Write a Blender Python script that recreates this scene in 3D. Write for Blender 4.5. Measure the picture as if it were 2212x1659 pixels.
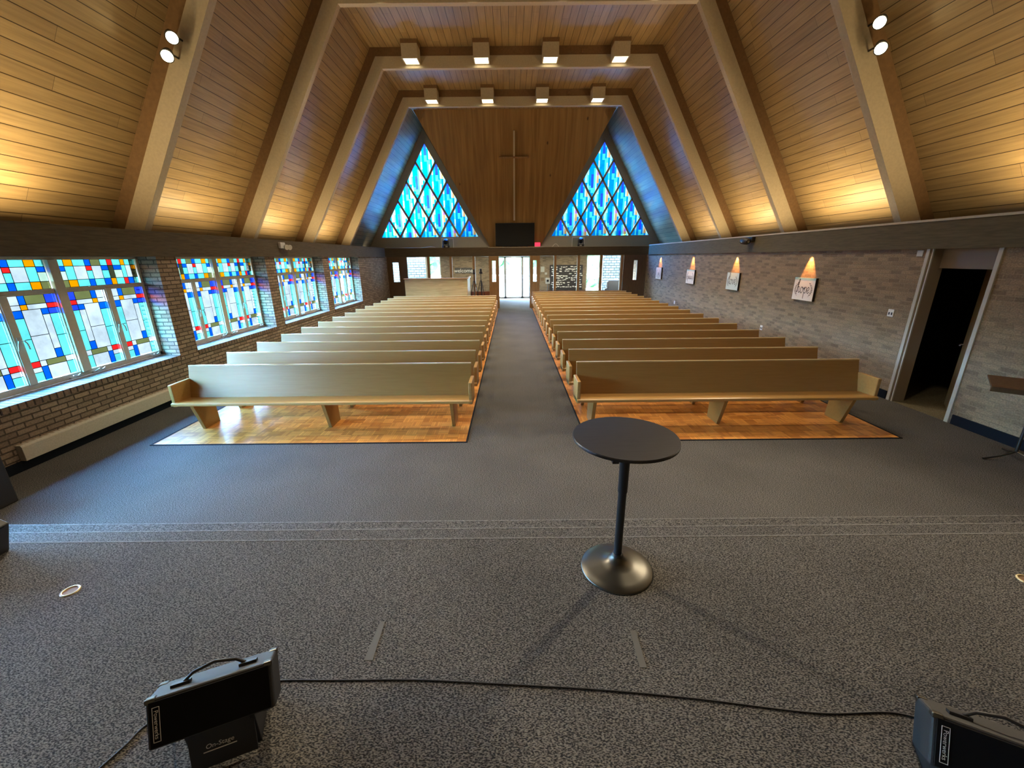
import bpy, bmesh, math, random
from mathutils import Vector, Matrix
random.seed(7)
R = math.radians
for o in list(bpy.data.objects):
    bpy.data.objects.remove(o)
scn = bpy.context.scene
COL = scn.collection

# ------------------------------------------------------------------ camera
CAM_H = 2.36
cam_d = bpy.data.cameras.new('camera')
cam = bpy.data.objects.new('camera', cam_d); COL.objects.link(cam)
cam_d.sensor_fit = 'HORIZONTAL'; cam_d.sensor_width = 36.0
cam_d.lens = 36.0 * 883.0 / 2212.0
cam_d.clip_start = 0.02; cam_d.clip_end = 400
pitch, roll = R(17.25), R(0.546)
fwd = Vector((0, math.cos(pitch), -math.sin(pitch)))
right0 = Vector((1, 0, 0)); down0 = fwd.cross(right0)
right = right0 * math.cos(roll) + down0 * math.sin(roll)
down = -right0 * math.sin(roll) + down0 * math.cos(roll)
m3 = Matrix((right, -down, -fwd)).transposed()
cam.matrix_world = Matrix.Translation((0, 0, CAM_H)) @ m3.to_4x4()
scn.camera = cam

# ------------------------------------------------------------------ exposure, sky, sun
scn.view_settings.view_transform = 'Standard'
scn.view_settings.look = 'None'
scn.view_settings.gamma = 1.0
scn.view_settings.use_curve_mapping = False
scn.view_settings.exposure = 0.38

wd = bpy.data.worlds.new('sky'); scn.world = wd; wd.use_nodes = True
wt = wd.node_tree; bg = wt.nodes['Background']
def wmath(op, a, b=None):
    n = wt.nodes.new('ShaderNodeMath'); n.operation = op
    for i, v in enumerate((a, b)):
        if v is None: continue
        if isinstance(v, (int, float)): n.inputs[i].default_value = v
        else: wt.links.new(v, n.inputs[i])
    return n.outputs[0]
def wstep(v, lo, hi, a, b):
    n = wt.nodes.new('ShaderNodeMapRange'); n.interpolation_type = 'SMOOTHSTEP'
    wt.links.new(v, n.inputs['Value'])
    for k, x in zip(('From Min', 'From Max', 'To Min', 'To Max'), (lo, hi, a, b)):
        if isinstance(x, (int, float)): n.inputs[k].default_value = x
        else: wt.links.new(x, n.inputs[k])
    return n.outputs[0]
# hazy sky, brightest on the window side of the building; pale ground below the horizon
SKY_SIDE, SKY_REST, GROUND = 140.0, 8.0, 1.8
wtc = wt.nodes.new('ShaderNodeTexCoord'); wsp = wt.nodes.new('ShaderNodeSeparateXYZ'); wt.links.new(wtc.outputs['Generated'], wsp.inputs[0])
sky_s = wstep(wsp.outputs[0], -0.5, -0.1, SKY_SIDE, SKY_REST)
wt.links.new(wstep(wsp.outputs[2], 0.02, 0.12, GROUND, sky_s), bg.inputs['Strength'])
wmx = wt.nodes.new('ShaderNodeMix'); wmx.data_type = 'RGBA'
wmx.inputs['A'].default_value = (0.86, 0.97, 1.0, 1); wmx.inputs['B'].default_value = (0.62, 0.80, 1.0, 1)
wt.links.new(wstep(wsp.outputs[2], 0.0, 0.15, 0.0, 1.0), wmx.inputs['Factor']); 
wm2 = wt.nodes.new('ShaderNodeMix'); wm2.data_type = 'RGBA'; wm2.inputs['B'].default_value = (0.62, 1.12, 2.0, 1)   # deeper blue higher up
wt.links.new(wstep(wsp.outputs[2], 0.22, 0.55, 0.0, 1.0), wm2.inputs['Factor']); wt.links.new(wmx.outputs['Result'], wm2.inputs['A'])
wt.links.new(wm2.outputs['Result'], bg.inputs['Color'])

def light(kind, name, loc, target, energy, color, **kw):
    d = bpy.data.lights.new(name, kind); d.energy = energy; d.color = color
    for k, v in kw.items(): setattr(d, k, v)
    o = bpy.data.objects.new(name, d); COL.objects.link(o); o.location = loc
    dv = Vector(target) - Vector(loc)
    o.rotation_euler = dv.to_track_quat('-Z', 'Y').to_euler()
    return o
light('SUN', 'sun', (5, 40, 60), (3, 25, 0), 30.0, (1.0, 0.95, 0.86), angle=R(0.6))
WARM = (1.0, 0.83, 0.58)
AMBER = (1.0, 0.74, 0.38)

# cove floods lying on the side beams, washing up the roof slopes
for y, e in ((1.6, 60), (5.0, 75), (8.9, 26), (12.0, 34), (15.0, 34)):
    light('AREA', 'cove_flood_light', (-6.0, y, 2.86), (-5.75, y, 5.5), e, AMBER, shape='RECTANGLE', size=1.9, size_y=0.12)
for y, e in ((1.6, 50), (5.0, 62), (8.9, 44), (12.0, 38), (15.0, 26)):
    light('AREA', 'cove_flood_light', (6.42, y, 2.88), (6.17, y, 5.5), e, AMBER, shape='RECTANGLE', size=1.9, size_y=0.12)

# unseen fill spots added overhead to brighten the front of the room
for y in (4.3,):
    for x in (-2.66, 0.2, 3.03):
        light('SPOT', 'overhead_fill_light', (x, y, 7.38), (x, y, 0), 120, WARM, spot_size=R(130), spot_blend=0.7, shadow_soft_size=0.2)
# ------------------------------------------------------------------ materials
def newmat(name):
    m = bpy.data.materials.new(name); m.use_nodes = True
    nt = m.node_tree; b = nt.nodes['Principled BSDF']
    return m, nt, b
def N(nt, t, **kw):
    n = nt.nodes.new(t)
    for k, v in kw.items(): setattr(n, k, v)
    return n
def plain(name, c, rough=0.6, metal=0.0, spec=0.5, noise=0.0, scale=40):
    m, nt, b = newmat(name)
    b.inputs['Base Color'].default_value = (*c, 1); b.inputs['Roughness'].default_value = rough
    b.inputs['Metallic'].default_value = metal
    b.inputs['Specular IOR Level'].default_value = spec
    if noise:
        tc = N(nt, 'ShaderNodeTexCoord'); ns = N(nt, 'ShaderNodeTexNoise'); ns.inputs['Scale'].default_value = scale
        ns.inputs['Detail'].default_value = 3
        cr = N(nt, 'ShaderNodeValToRGB')
        cr.color_ramp.elements[0].position = 0.3; cr.color_ramp.elements[1].position = 0.7
        cr.color_ramp.elements[0].color = (*[x * (1 - noise) for x in c], 1)
        cr.color_ramp.elements[1].color = (*[min(1, x * (1 + noise)) for x in c], 1)
        nt.links.new(tc.outputs['Object'], ns.inputs['Vector']); nt.links.new(ns.outputs['Fac'], cr.inputs['Fac'])
        nt.links.new(cr.outputs['Color'], b.inputs['Base Color'])
    return m
def emit(name, c, s):
    m, nt, b = newmat(name); nt.nodes.remove(b)
    e = N(nt, 'ShaderNodeEmission'); e.inputs['Color'].default_value = (*c, 1); e.inputs['Strength'].default_value = s
    nt.links.new(e.outputs[0], nt.nodes['Material Output'].inputs[0]); return m
def wood(name, c1, c2, stretch=(1, 12, 12), scale=3.0, rough=0.4, spec=0.5, knots=False):
    m, nt, b = newmat(name)
    tc = N(nt, 'ShaderNodeTexCoord'); mp = N(nt, 'ShaderNodeMapping'); mp.inputs['Scale'].default_value = stretch
    ns = N(nt, 'ShaderNodeTexNoise'); ns.inputs['Scale'].default_value = scale; ns.inputs['Detail'].default_value = 5
    ns.inputs['Distortion'].default_value = 0.6
    cr = N(nt, 'ShaderNodeValToRGB'); cr.color_ramp.elements[0].position = 0.33; cr.color_ramp.elements[1].position = 0.68
    cr.color_ramp.elements[0].color = (*c1, 1); cr.color_ramp.elements[1].color = (*c2, 1)
    nt.links.new(tc.outputs['Object'], mp.inputs['Vector']); nt.links.new(mp.outputs[0], ns.inputs['Vector'])
    nt.links.new(ns.outputs['Fac'], cr.inputs['Fac'])
    b.inputs['Roughness'].default_value = rough; b.inputs['Specular IOR Level'].default_value = spec
    out = cr.outputs['Color']
    if knots:
        vo = N(nt, 'ShaderNodeTexVoronoi'); vo.inputs['Scale'].default_value = 1.0
        mp2 = N(nt, 'ShaderNodeMapping'); mp2.inputs['Scale'].default_value = (1.6, 1.6, 0.9)
        nt.links.new(tc.outputs['Object'], mp2.inputs['Vector']); nt.links.new(mp2.outputs[0], vo.inputs['Vector'])
        k = N(nt, 'ShaderNodeValToRGB'); k.color_ramp.elements[0].position = 0.03; k.color_ramp.elements[1].position = 0.075
        k.color_ramp.elements[0].color = (0.25, 0.2, 0.15, 1); k.color_ramp.elements[1].color = (1, 1, 1, 1)
        nt.links.new(vo.outputs['Distance'], k.inputs['Fac'])
        mx = N(nt, 'ShaderNodeMix', data_type='RGBA', blend_type='MULTIPLY'); mx.inputs['Factor'].default_value = 1
        nt.links.new(out, mx.inputs['A']); nt.links.new(k.outputs['Color'], mx.inputs['B']); out = mx.outputs['Result']
    nt.links.new(out, b.inputs['Base Color'])
    return m
def brickmat(name, c1, c2, mortar, bw, rh, ms, rough=0.85, bump=0.6, offset=0.5, freq=2, spec=0.3, grain=None, bias=0.0, rot=0.0):
    m, nt, b = newmat(name)
    uv = N(nt, 'ShaderNodeTexCoord'); br = N(nt, 'ShaderNodeTexBrick')
    br.offset = offset; br.offset_frequency = freq; br.squash = 1
    br.inputs['Color1'].default_value = (*c1, 1); br.inputs['Color2'].default_value = (*c2, 1)
    br.inputs['Mortar'].default_value = (*mortar, 1); br.inputs['Scale'].default_value = 1
    br.inputs['Mortar Size'].default_value = ms; br.inputs['Mortar Smooth'].default_value = 0.2; br.inputs['Bias'].default_value = bias
    br.inputs['Brick Width'].default_value = bw; br.inputs['Row Height'].default_value = rh
    mp = N(nt, 'ShaderNodeMapping'); mp.inputs['Rotation'].default_value = (0, 0, rot)
    nt.links.new(uv.outputs['UV'], mp.inputs['Vector']); nt.links.new(mp.outputs[0], br.inputs['Vector'])
    ns = N(nt, 'ShaderNodeTexNoise'); ns.inputs['Detail'].default_value = 4
    mp2 = N(nt, 'ShaderNodeMapping'); mp2.inputs['Scale'].default_value = grain or (30, 30, 30)
    nt.links.new(uv.outputs['UV'], mp2.inputs['Vector']); nt.links.new(mp2.outputs[0], ns.inputs['Vector']); ns.inputs['Scale'].default_value = 1
    mr = N(nt, 'ShaderNodeMapRange'); mr.inputs['From Min'].default_value = 0.3; mr.inputs['From Max'].default_value = 0.7
    mr.inputs['To Min'].default_value = 0.72; mr.inputs['To Max'].default_value = 1.25
    nt.links.new(ns.outputs['Fac'], mr.inputs['Value'])
    mx = N(nt, 'ShaderNodeMix', data_type='RGBA', blend_type='MULTIPLY'); mx.inputs['Factor'].default_value = 1
    nt.links.new(br.outputs['Color'], mx.inputs['A']); nt.links.new(mr.outputs[0], mx.inputs['B'])
    nt.links.new(mx.outputs['Result'], b.inputs['Base Color'])
    bp = N(nt, 'ShaderNodeBump'); bp.invert = True; bp.inputs['Strength'].default_value = bump; bp.inputs['Distance'].default_value = 0.01
    nt.links.new(br.outputs['Fac'], bp.inputs['Height']); nt.links.new(bp.outputs[0], b.inputs['Normal'])
    b.inputs['Roughness'].default_value = rough; b.inputs['Specular IOR Level'].default_value = spec
    return m
def glass(name, c, mott=0.18):
    m, nt, b = newmat(name); nt.nodes.remove(b)
    tc = N(nt, 'ShaderNodeTexCoord'); ns = N(nt, 'ShaderNodeTexNoise'); ns.inputs['Scale'].default_value = 4; ns.inputs['Detail'].default_value = 6
    nt.links.new(tc.outputs['Object'], ns.inputs['Vector'])
    mr = N(nt, 'ShaderNodeMapRange'); mr.inputs['From Min'].default_value = 0.35; mr.inputs['From Max'].default_value = 0.65
    mr.inputs['To Min'].default_value = 1 - mott; mr.inputs['To Max'].default_value = 1.0
    nt.links.new(ns.outputs['Fac'], mr.inputs['Value'])
    mx = N(nt, 'ShaderNodeMix', data_type='RGBA', blend_type='MULTIPLY'); mx.inputs['Factor'].default_value = 1
    mx.inputs['A'].default_value = (*c, 1); nt.links.new(mr.outputs[0], mx.inputs['B'])
    tr = N(nt, 'ShaderNodeBsdfTransparent'); gl = N(nt, 'ShaderNodeBsdfGlossy'); gl.inputs['Roughness'].default_value = 0.15
    nt.links.new(mx.outputs['Result'], tr.inputs['Color'])
    ms = N(nt, 'ShaderNodeMixShader'); ms.inputs['Fac'].default_value = 0.02 if mott == 0 else 0.0
    nt.links.new(tr.outputs[0], ms.inputs[1]); nt.links.new(gl.outputs[0], ms.inputs[2])
    nt.links.new(ms.outputs[0], nt.nodes['Material Output'].inputs[0])
    return m

def carpet_mat(name, dark, lite, scale=260):
    m, nt, b = newmat(name)
    tc = N(nt, 'ShaderNodeTexCoord'); mp = N(nt, 'ShaderNodeMapping'); mp.inputs['Rotation'].default_value = (0, 0, R(35)); mp.inputs['Scale'].default_value = (0.55, 1.1, 1)
    ns = N(nt, 'ShaderNodeTexNoise'); ns.inputs['Scale'].default_value = scale; ns.inputs['Detail'].default_value = 2
    n2 = N(nt, 'ShaderNodeTexNoise'); n2.inputs['Scale'].default_value = 1.3; n2.inputs['Detail'].default_value = 3
    nt.links.new(tc.outputs['Object'], mp.inputs['Vector']); nt.links.new(mp.outputs[0], ns.inputs['Vector']); nt.links.new(tc.outputs['Object'], n2.inputs['Vector'])
    cr = N(nt, 'ShaderNodeValToRGB'); cr.color_ramp.elements[0].position = 0.40; cr.color_ramp.elements[1].position = 0.63
    cr.color_ramp.elements[0].color = (*dark, 1); cr.color_ramp.elements[1].color = (*lite, 1)
    nt.links.new(ns.outputs['Fac'], cr.inputs['Fac'])
    mr = N(nt, 'ShaderNodeMapRange'); mr.inputs['From Min'].default_value = 0.3; mr.inputs['From Max'].default_value = 0.7; mr.inputs['To Min'].default_value = 0.88; mr.inputs['To Max'].default_value = 1.1
    nt.links.new(n2.outputs['Fac'], mr.inputs['Value'])
    mx = N(nt, 'ShaderNodeMix', data_type='RGBA', blend_type='MULTIPLY'); mx.inputs['Factor'].default_value = 1
    nt.links.new(cr.outputs['Color'], mx.inputs['A']); nt.links.new(mr.outputs[0], mx.inputs['B']); nt.links.new(mx.outputs['Result'], b.inputs['Base Color'])
    bp = N(nt, 'ShaderNodeBump'); bp.inputs['Strength'].default_value = 0.5; bp.inputs['Distance'].default_value = 0.004
    nt.links.new(ns.outputs['Fac'], bp.inputs['Height']); nt.links.new(bp.outputs[0], b.inputs['Normal'])
    b.inputs['Roughness'].default_value = 0.95; b.inputs['Specular IOR Level'].default_value = 0.15
    return m

def parquet_mat(name):
    m, nt, b = newmat(name)
    L = nt.links.new
    tc = N(nt, 'ShaderNodeTexCoord'); sp = N(nt, 'ShaderNodeSeparateXYZ'); L(tc.outputs['Object'], sp.inputs[0])
    def M(op, a, bb=None, c=None):
        n = N(nt, 'ShaderNodeMath', operation=op)
        for i, v in enumerate((a, bb, c)):
            if v is None: continue
            if isinstance(v, (int, float)): n.inputs[i].default_value = v
            else: L(v, n.inputs[i])
        return n.outputs[0]
    S = 0.15
    u = M('DIVIDE', sp.outputs[0], S); v = M('DIVIDE', sp.outputs[1], S)
    fu, fv = M('FLOOR', u), M('FLOOR', v)
    chk = M('FLOORED_MODULO', M('ADD', fu, fv), 2.0)
    ru, rv = M('FRACT', u), M('FRACT', v)
    slat = M('ADD', M('MULTIPLY', ru, chk), M('MULTIPLY', rv, M('SUBTRACT', 1.0, chk)))
    s5 = M('MULTIPLY', slat, 5.0); si = M('FLOOR', s5); sf = M('FRACT', s5)
    cb = N(nt, 'ShaderNodeCombineXYZ'); L(fu, cb.inputs[0]); L(fv, cb.inputs[1]); L(si, cb.inputs[2])
    wn = N(nt, 'ShaderNodeTexWhiteNoise', noise_dimensions='3D'); L(cb.outputs[0], wn.inputs['Vector'])
    cb2 = N(nt, 'ShaderNodeCombineXYZ'); L(fu, cb2.inputs[0]); L(fv, cb2.inputs[1])
    wn2 = N(nt, 'ShaderNodeTexWhiteNoise', noise_dimensions='3D'); L(cb2.outputs[0], wn2.inputs['Vector'])
    f = M('ADD', M('MULTIPLY', wn.outputs['Value'], 0.5), M('MULTIPLY', wn2.outputs['Value'], 0.5))
    cr = N(nt, 'ShaderNodeValToRGB'); cr.color_ramp.elements[0].color = (0.40, 0.145, 0.025, 1); cr.color_ramp.elements[1].color = (0.72, 0.32, 0.07, 1)
    cr.color_ramp.elements[0].position = 0.15; cr.color_ramp.elements[1].position = 0.85
    L(f, cr.inputs['Fac'])
    edge = M('MINIMUM', M('MINIMUM', sf, M('SUBTRACT', 1.0, sf)), M('MULTIPLY', M('MINIMUM', M('MINIMUM', ru, M('SUBTRACT', 1.0, ru)), M('MINIMUM', rv, M('SUBTRACT', 1.0, rv))), 5.0))
    ef = M('GREATER_THAN', edge, 0.03)
    mx = N(nt, 'ShaderNodeMix', data_type='RGBA'); mx.inputs['A'].default_value = (0.16, 0.06, 0.02, 1)
    L(ef, mx.inputs['Factor']); L(cr.outputs['Color'], mx.inputs['B']); L(mx.outputs['Result'], b.inputs['Base Color'])
    b.inputs['Roughness'].default_value = 0.36; b.inputs['Specular IOR Level'].default_value = 0.35
    return m

M = {}
M['carpet'] = carpet_mat('grey carpet', (0.018, 0.018, 0.020), (0.170, 0.160, 0.146), 185)
M['carpet_tan'] = carpet_mat('tan carpet', (0.10, 0.085, 0.05), (0.2, 0.17, 0.11), 150)
M['carpet_edge'] = plain('pale carpet edge', (0.125, 0.12, 0.113), 0.95, noise=0.45, scale=60)  # paler strip along the platform and step nosings
M['parquet'] = parquet_mat('block parquet')
def plank_mat(name, c1, c2, gap, rh, length, rough):
    m, nt, b = newmat(name); L = nt.links.new
    tc = N(nt, 'ShaderNodeTexCoord'); sp = N(nt, 'ShaderNodeSeparateXYZ'); L(tc.outputs['UV'], sp.inputs[0])
    def mm(op, a, bb=None):
        n = N(nt, 'ShaderNodeMath', operation=op)
        for i, v in enumerate((a, bb)):
            if v is None: continue
            if isinstance(v, (int, float)): n.inputs[i].default_value = v
            else: L(v, n.inputs[i])
        return n.outputs[0]
    v = mm('DIVIDE', sp.outputs[1], rh); row = mm('FLOOR', v); fv = mm('FRACT', v)
    wn = N(nt, 'ShaderNodeTexWhiteNoise', noise_dimensions='1D'); L(row, wn.inputs['W'])
    u = mm('ADD', mm('DIVIDE', sp.outputs[0], length), mm('MULTIPLY', wn.outputs['Value'], 9.7)); fu = mm('FRACT', u); iu = mm('FLOOR', u)
    cb = N(nt, 'ShaderNodeCombineXYZ'); L(row, cb.inputs[0]); L(iu, cb.inputs[1])
    w2 = N(nt, 'ShaderNodeTexWhiteNoise', noise_dimensions='2D'); L(cb.outputs[0], w2.inputs['Vector'])
    mix = N(nt, 'ShaderNodeMix', data_type='RGBA'); L(w2.outputs['Value'], mix.inputs['Factor']); mix.inputs['A'].default_value = (*c1, 1); mix.inputs['B'].default_value = (*c2, 1)
    mp = N(nt, 'ShaderNodeMapping'); mp.inputs['Scale'].default_value = (1.3, 24, 1); L(tc.outputs['UV'], mp.inputs['Vector'])
    ns = N(nt, 'ShaderNodeTexNoise'); ns.inputs['Scale'].default_value = 1; ns.inputs['Detail'].default_value = 4; L(mp.outputs[0], ns.inputs['Vector'])
    mr = N(nt, 'ShaderNodeMapRange'); mr.inputs['From Min'].default_value = 0.3; mr.inputs['From Max'].default_value = 0.7; mr.inputs['To Min'].default_value = 0.80; mr.inputs['To Max'].default_value = 1.16
    L(ns.outputs['Fac'], mr.inputs['Value'])
    mu = N(nt, 'ShaderNodeMix', data_type='RGBA', blend_type='MULTIPLY'); mu.inputs['Factor'].default_value = 1; L(mix.outputs['Result'], mu.inputs['A']); L(mr.outputs[0], mu.inputs['B'])
    ev = mm('GREATER_THAN', mm('MINIMUM', fv, mm('SUBTRACT', 1.0, fv)), 0.03)
    eu = mm('GREATER_THAN', mm('MULTIPLY', fu, length), 0.004)
    e = mm('MULTIPLY', ev, eu)
    fin = N(nt, 'ShaderNodeMix', data_type='RGBA'); L(e, fin.inputs['Factor']); fin.inputs['A'].default_value = (*gap, 1); L(mu.outputs['Result'], fin.inputs['B'])
    L(fin.outputs['Result'], b.inputs['Base Color'])
    bp = N(nt, 'ShaderNodeBump'); bp.inputs['Strength'].default_value = 0.35; bp.inputs['Distance'].default_value = 0.008
    L(e, bp.inputs['Height']); L(bp.outputs[0], b.inputs['Normal'])
    b.inputs['Roughness'].default_value = rough; b.inputs['Specular IOR Level'].default_value = 0.45
    return m
M['plank'] = plank_mat('ceiling planks', (0.345, 0.245, 0.118), (0.275, 0.192, 0.092), (0.045, 0.026, 0.010), 0.186, 3.6, 0.42)
M['brick'] = brickmat('tan brick', (0.29, 0.212, 0.130), (0.115, 0.085, 0.055), (0.25, 0.19, 0.12), 0.205, 0.0677, 0.009, bump=0.9, bias=-0.3, grain=(50, 60, 1))
M['brick_brown'] = brickmat('brown brick', (0.29, 0.215, 0.155), (0.165, 0.115, 0.08), (0.075, 0.055, 0.040), 0.205, 0.0677, 0.009, bump=0.9, bias=-0.1, grain=(50, 60, 1))
M['rowlock'] = brickmat('rowlock brick', (0.22, 0.155, 0.11), (0.14, 0.095, 0.07), (0.05, 0.038, 0.03), 0.085, 0.4, 0.010, bump=0.9, offset=0.0)
M['stone'] = brickmat('pale stone', (0.17, 0.155, 0.12), (0.10, 0.09, 0.07), (0.02, 0.018, 0.014), 0.33, 0.15, 0.02, bump=0.6, offset=0.4)
M['frame_tan'] = plain('tan painted frame', (0.43, 0.365, 0.26), 0.7, noise=0.06, scale=25)
M['frame_brown'] = plain('brown stained board', (0.17, 0.095, 0.04), 0.6, noise=0.12, scale=18)
M['beam'] = wood('rough sawn beam', (0.060, 0.046, 0.028), (0.088, 0.068, 0.042), (12, 1, 12), 4, 0.8, 0.2)
M['beam_right'] = wood('rough sawn olive beam', (0.085, 0.070, 0.036), (0.12, 0.098, 0.052), (12, 1, 12), 4, 0.8, 0.2)
M['header'] = wood('dark header', (0.060, 0.042, 0.024), (0.085, 0.060, 0.034), (1, 12, 12), 3, 0.7, 0.2)
M['dark_wood'] = wood('dark brown panel', (0.075, 0.040, 0.018), (0.11, 0.060, 0.026), (10, 10, 1), 3, 0.45)
M['door_wood'] = wood('mid brown door', (0.20, 0.11, 0.045), (0.27, 0.155, 0.062), (10, 10, 1), 3, 0.45)
M['panel'] = wood('knotty pine boards', (0.20, 0.105, 0.028), (0.32, 0.18, 0.055), (7, 7, 0.35), 1.1, 0.5, 0.35, knots=True)
M['panel_gap'] = plain('pine board gap', (0.10, 0.055, 0.018), 0.7)
M['pew'] = wood('light oak pew', (0.275, 0.143, 0.036), (0.305, 0.165, 0.046), (0.9, 9, 14), 3.0, 0.36, 0.5)
M['pew_edge'] = wood('oak pew edge', (0.40, 0.215, 0.062), (0.45, 0.255, 0.08), (0.9, 9, 14), 3.0, 0.35, 0.5)
M['pew_highlight'] = wood('oak top highlight', (0.46, 0.33, 0.16), (0.54, 0.40, 0.21), (0.9, 9, 14), 3.0, 0.25, 0.7)  # paler oak, paints the highlight along the pew tops
M['booth'] = wood('pine booth', (0.38, 0.25, 0.09), (0.52, 0.36, 0.15), (0.8, 8, 8), 2.0, 0.5)
M['grey_frame'] = plain('grey window frame', (0.46, 0.42, 0.34), 0.6, noise=0.05)
M['tri_frame'] = plain('grey stained surround', (0.36, 0.33, 0.27), 0.7, noise=0.05)
M['white_trim'] = plain('pale trim', (0.46, 0.44, 0.37), 0.6)
M['taupe'] = plain('taupe paint', (0.28, 0.22, 0.15), 0.7)
M['cream'] = plain('cream enamel', (0.46, 0.41, 0.33), 0.6, noise=0.08, scale=50)
M['navy_base'] = plain('navy vinyl base', (0.005, 0.007, 0.012), 0.75, 0.0, 0.15)
M['lead'] = plain('lead came', (0.03, 0.05, 0.10), 0.5)
M['black'] = plain('black plastic', (0.012, 0.012, 0.014), 0.45)
M['black_tolex'] = plain('black tolex', (0.017, 0.017, 0.019), 0.6, noise=0.3, scale=300)
M['grille'] = plain('black grille cloth', (0.004, 0.004, 0.005), 0.9, 0, 0.2)
M['metal_black'] = plain('satin black metal', (0.10, 0.096, 0.085), 0.36, metal=0.95)
M['table_wood'] = wood('black ash veneer', (0.004, 0.005, 0.007), (0.014, 0.015, 0.018), (1.2, 22, 10), 6, 0.33, 1.0)
_nt = M['table_wood'].node_tree; _b = _nt.nodes['Principled BSDF']
_b.inputs['Anisotropic'].default_value = 0.85; _b.inputs['Anisotropic Rotation'].default_value = 0.25; _b.inputs['IOR'].default_value = 1.6; _b.inputs['Specular IOR Level'].default_value = 0.5
_b.inputs['Roughness'].default_value = 0.42
_tg = N(_nt, 'ShaderNodeTangent', direction_type='UV_MAP'); _tg.uv_map = 'UVMap'; _nt.links.new(_tg.outputs[0], _b.inputs['Tangent'])
M['chrome'] = plain('chrome', (0.65, 0.65, 0.65), 0.2, metal=1)
M['brass'] = plain('brass ring', (0.42, 0.35, 0.20), 0.45, metal=0.7)
M['white'] = plain('white', (0.72, 0.70, 0.64), 0.6)
M['lettering'] = plain('pale lettering', (0.80, 0.80, 0.80), 0.5)
M['ink'] = plain('black ink', (0.02, 0.02, 0.02), 0.7)
M['aqua'] = plain('aqua paint', (0.36, 0.58, 0.58), 0.7)
M['pinkish'] = plain('pink paint', (0.75, 0.42, 0.36), 0.7)
M['tape'] = plain('grey tape', (0.085, 0.082, 0.072), 0.7)
M['screen'] = plain('black screen', (0.006, 0.007, 0.009), 0.12)
M['clear'] = glass('clear glass', (0.93, 0.96, 0.95), 0.0)
M['grass'] = plain('lawn', (0.13, 0.30, 0.08), 0.9, noise=0.3, scale=3)
M['concrete'] = plain('pale concrete', (0.72, 0.70, 0.66), 0.9, noise=0.05, scale=2)
M['leaf'] = plain('foliage', (0.055, 0.15, 0.045), 0.8, noise=0.6, scale=2.5)
M['bark'] = plain('bark', (0.12, 0.09, 0.06), 0.9)
M['grey_fabric'] = plain('blue grey fabric', (0.16, 0.18, 0.22), 0.9, noise=0.1)
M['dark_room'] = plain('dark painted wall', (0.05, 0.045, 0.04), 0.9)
M['lamp_glow'] = emit('lamp glow', (1.0, 0.86, 0.55), 5.0)
M['spot_glow'] = emit('spot glow', (1.0, 0.80, 0.40), 30.0)
M['red_glow'] = emit('red glow', (1.0, 0.05, 0.10), 1.1)
M['grey_plastic'] = plain('grey plastic', (0.38, 0.37, 0.34), 0.5)
GL = {
 'w': glass('clear cathedral glass', (0.42, 0.49, 0.56), 0.35), 'p': glass('pale green glass', (0.40, 0.58, 0.48), 0.3),
 'c': glass('aqua glass', (0.10, 0.54, 0.56), 0.3), 'b': glass('blue glass', (0.001, 0.075, 0.6), 0.3), 'B': glass('cobalt glass', (0.015, 0.05, 0.8), 0.3),
 'r': glass('red glass', (0.62, 0.012, 0.012)), 'o': glass('amber glass', (0.58, 0.21, 0.0)), 'g': glass('olive glass', (0.11, 0.125, 0.045)), 'd': glass('dark olive glass', (0.03, 0.035, 0.018)),
 'm': glass('azure glass', (0.0, 0.066, 0.23), 0.3), 'l': glass('cobalt sky glass', (0.005, 0.018, 0.27), 0.3), 't': glass('turquoise glass', (0.016, 0.19, 0.24), 0.3), 'i': glass('icy glass', (0.10, 0.24, 0.26), 0.3), 'v': glass('violet glass', (0.10, 0.03, 0.17)),
 'y': glass('ivory glass', (0.125, 0.145, 0.14)), 'a': glass('peach glass', (0.16, 0.08, 0.03)),
}

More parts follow.
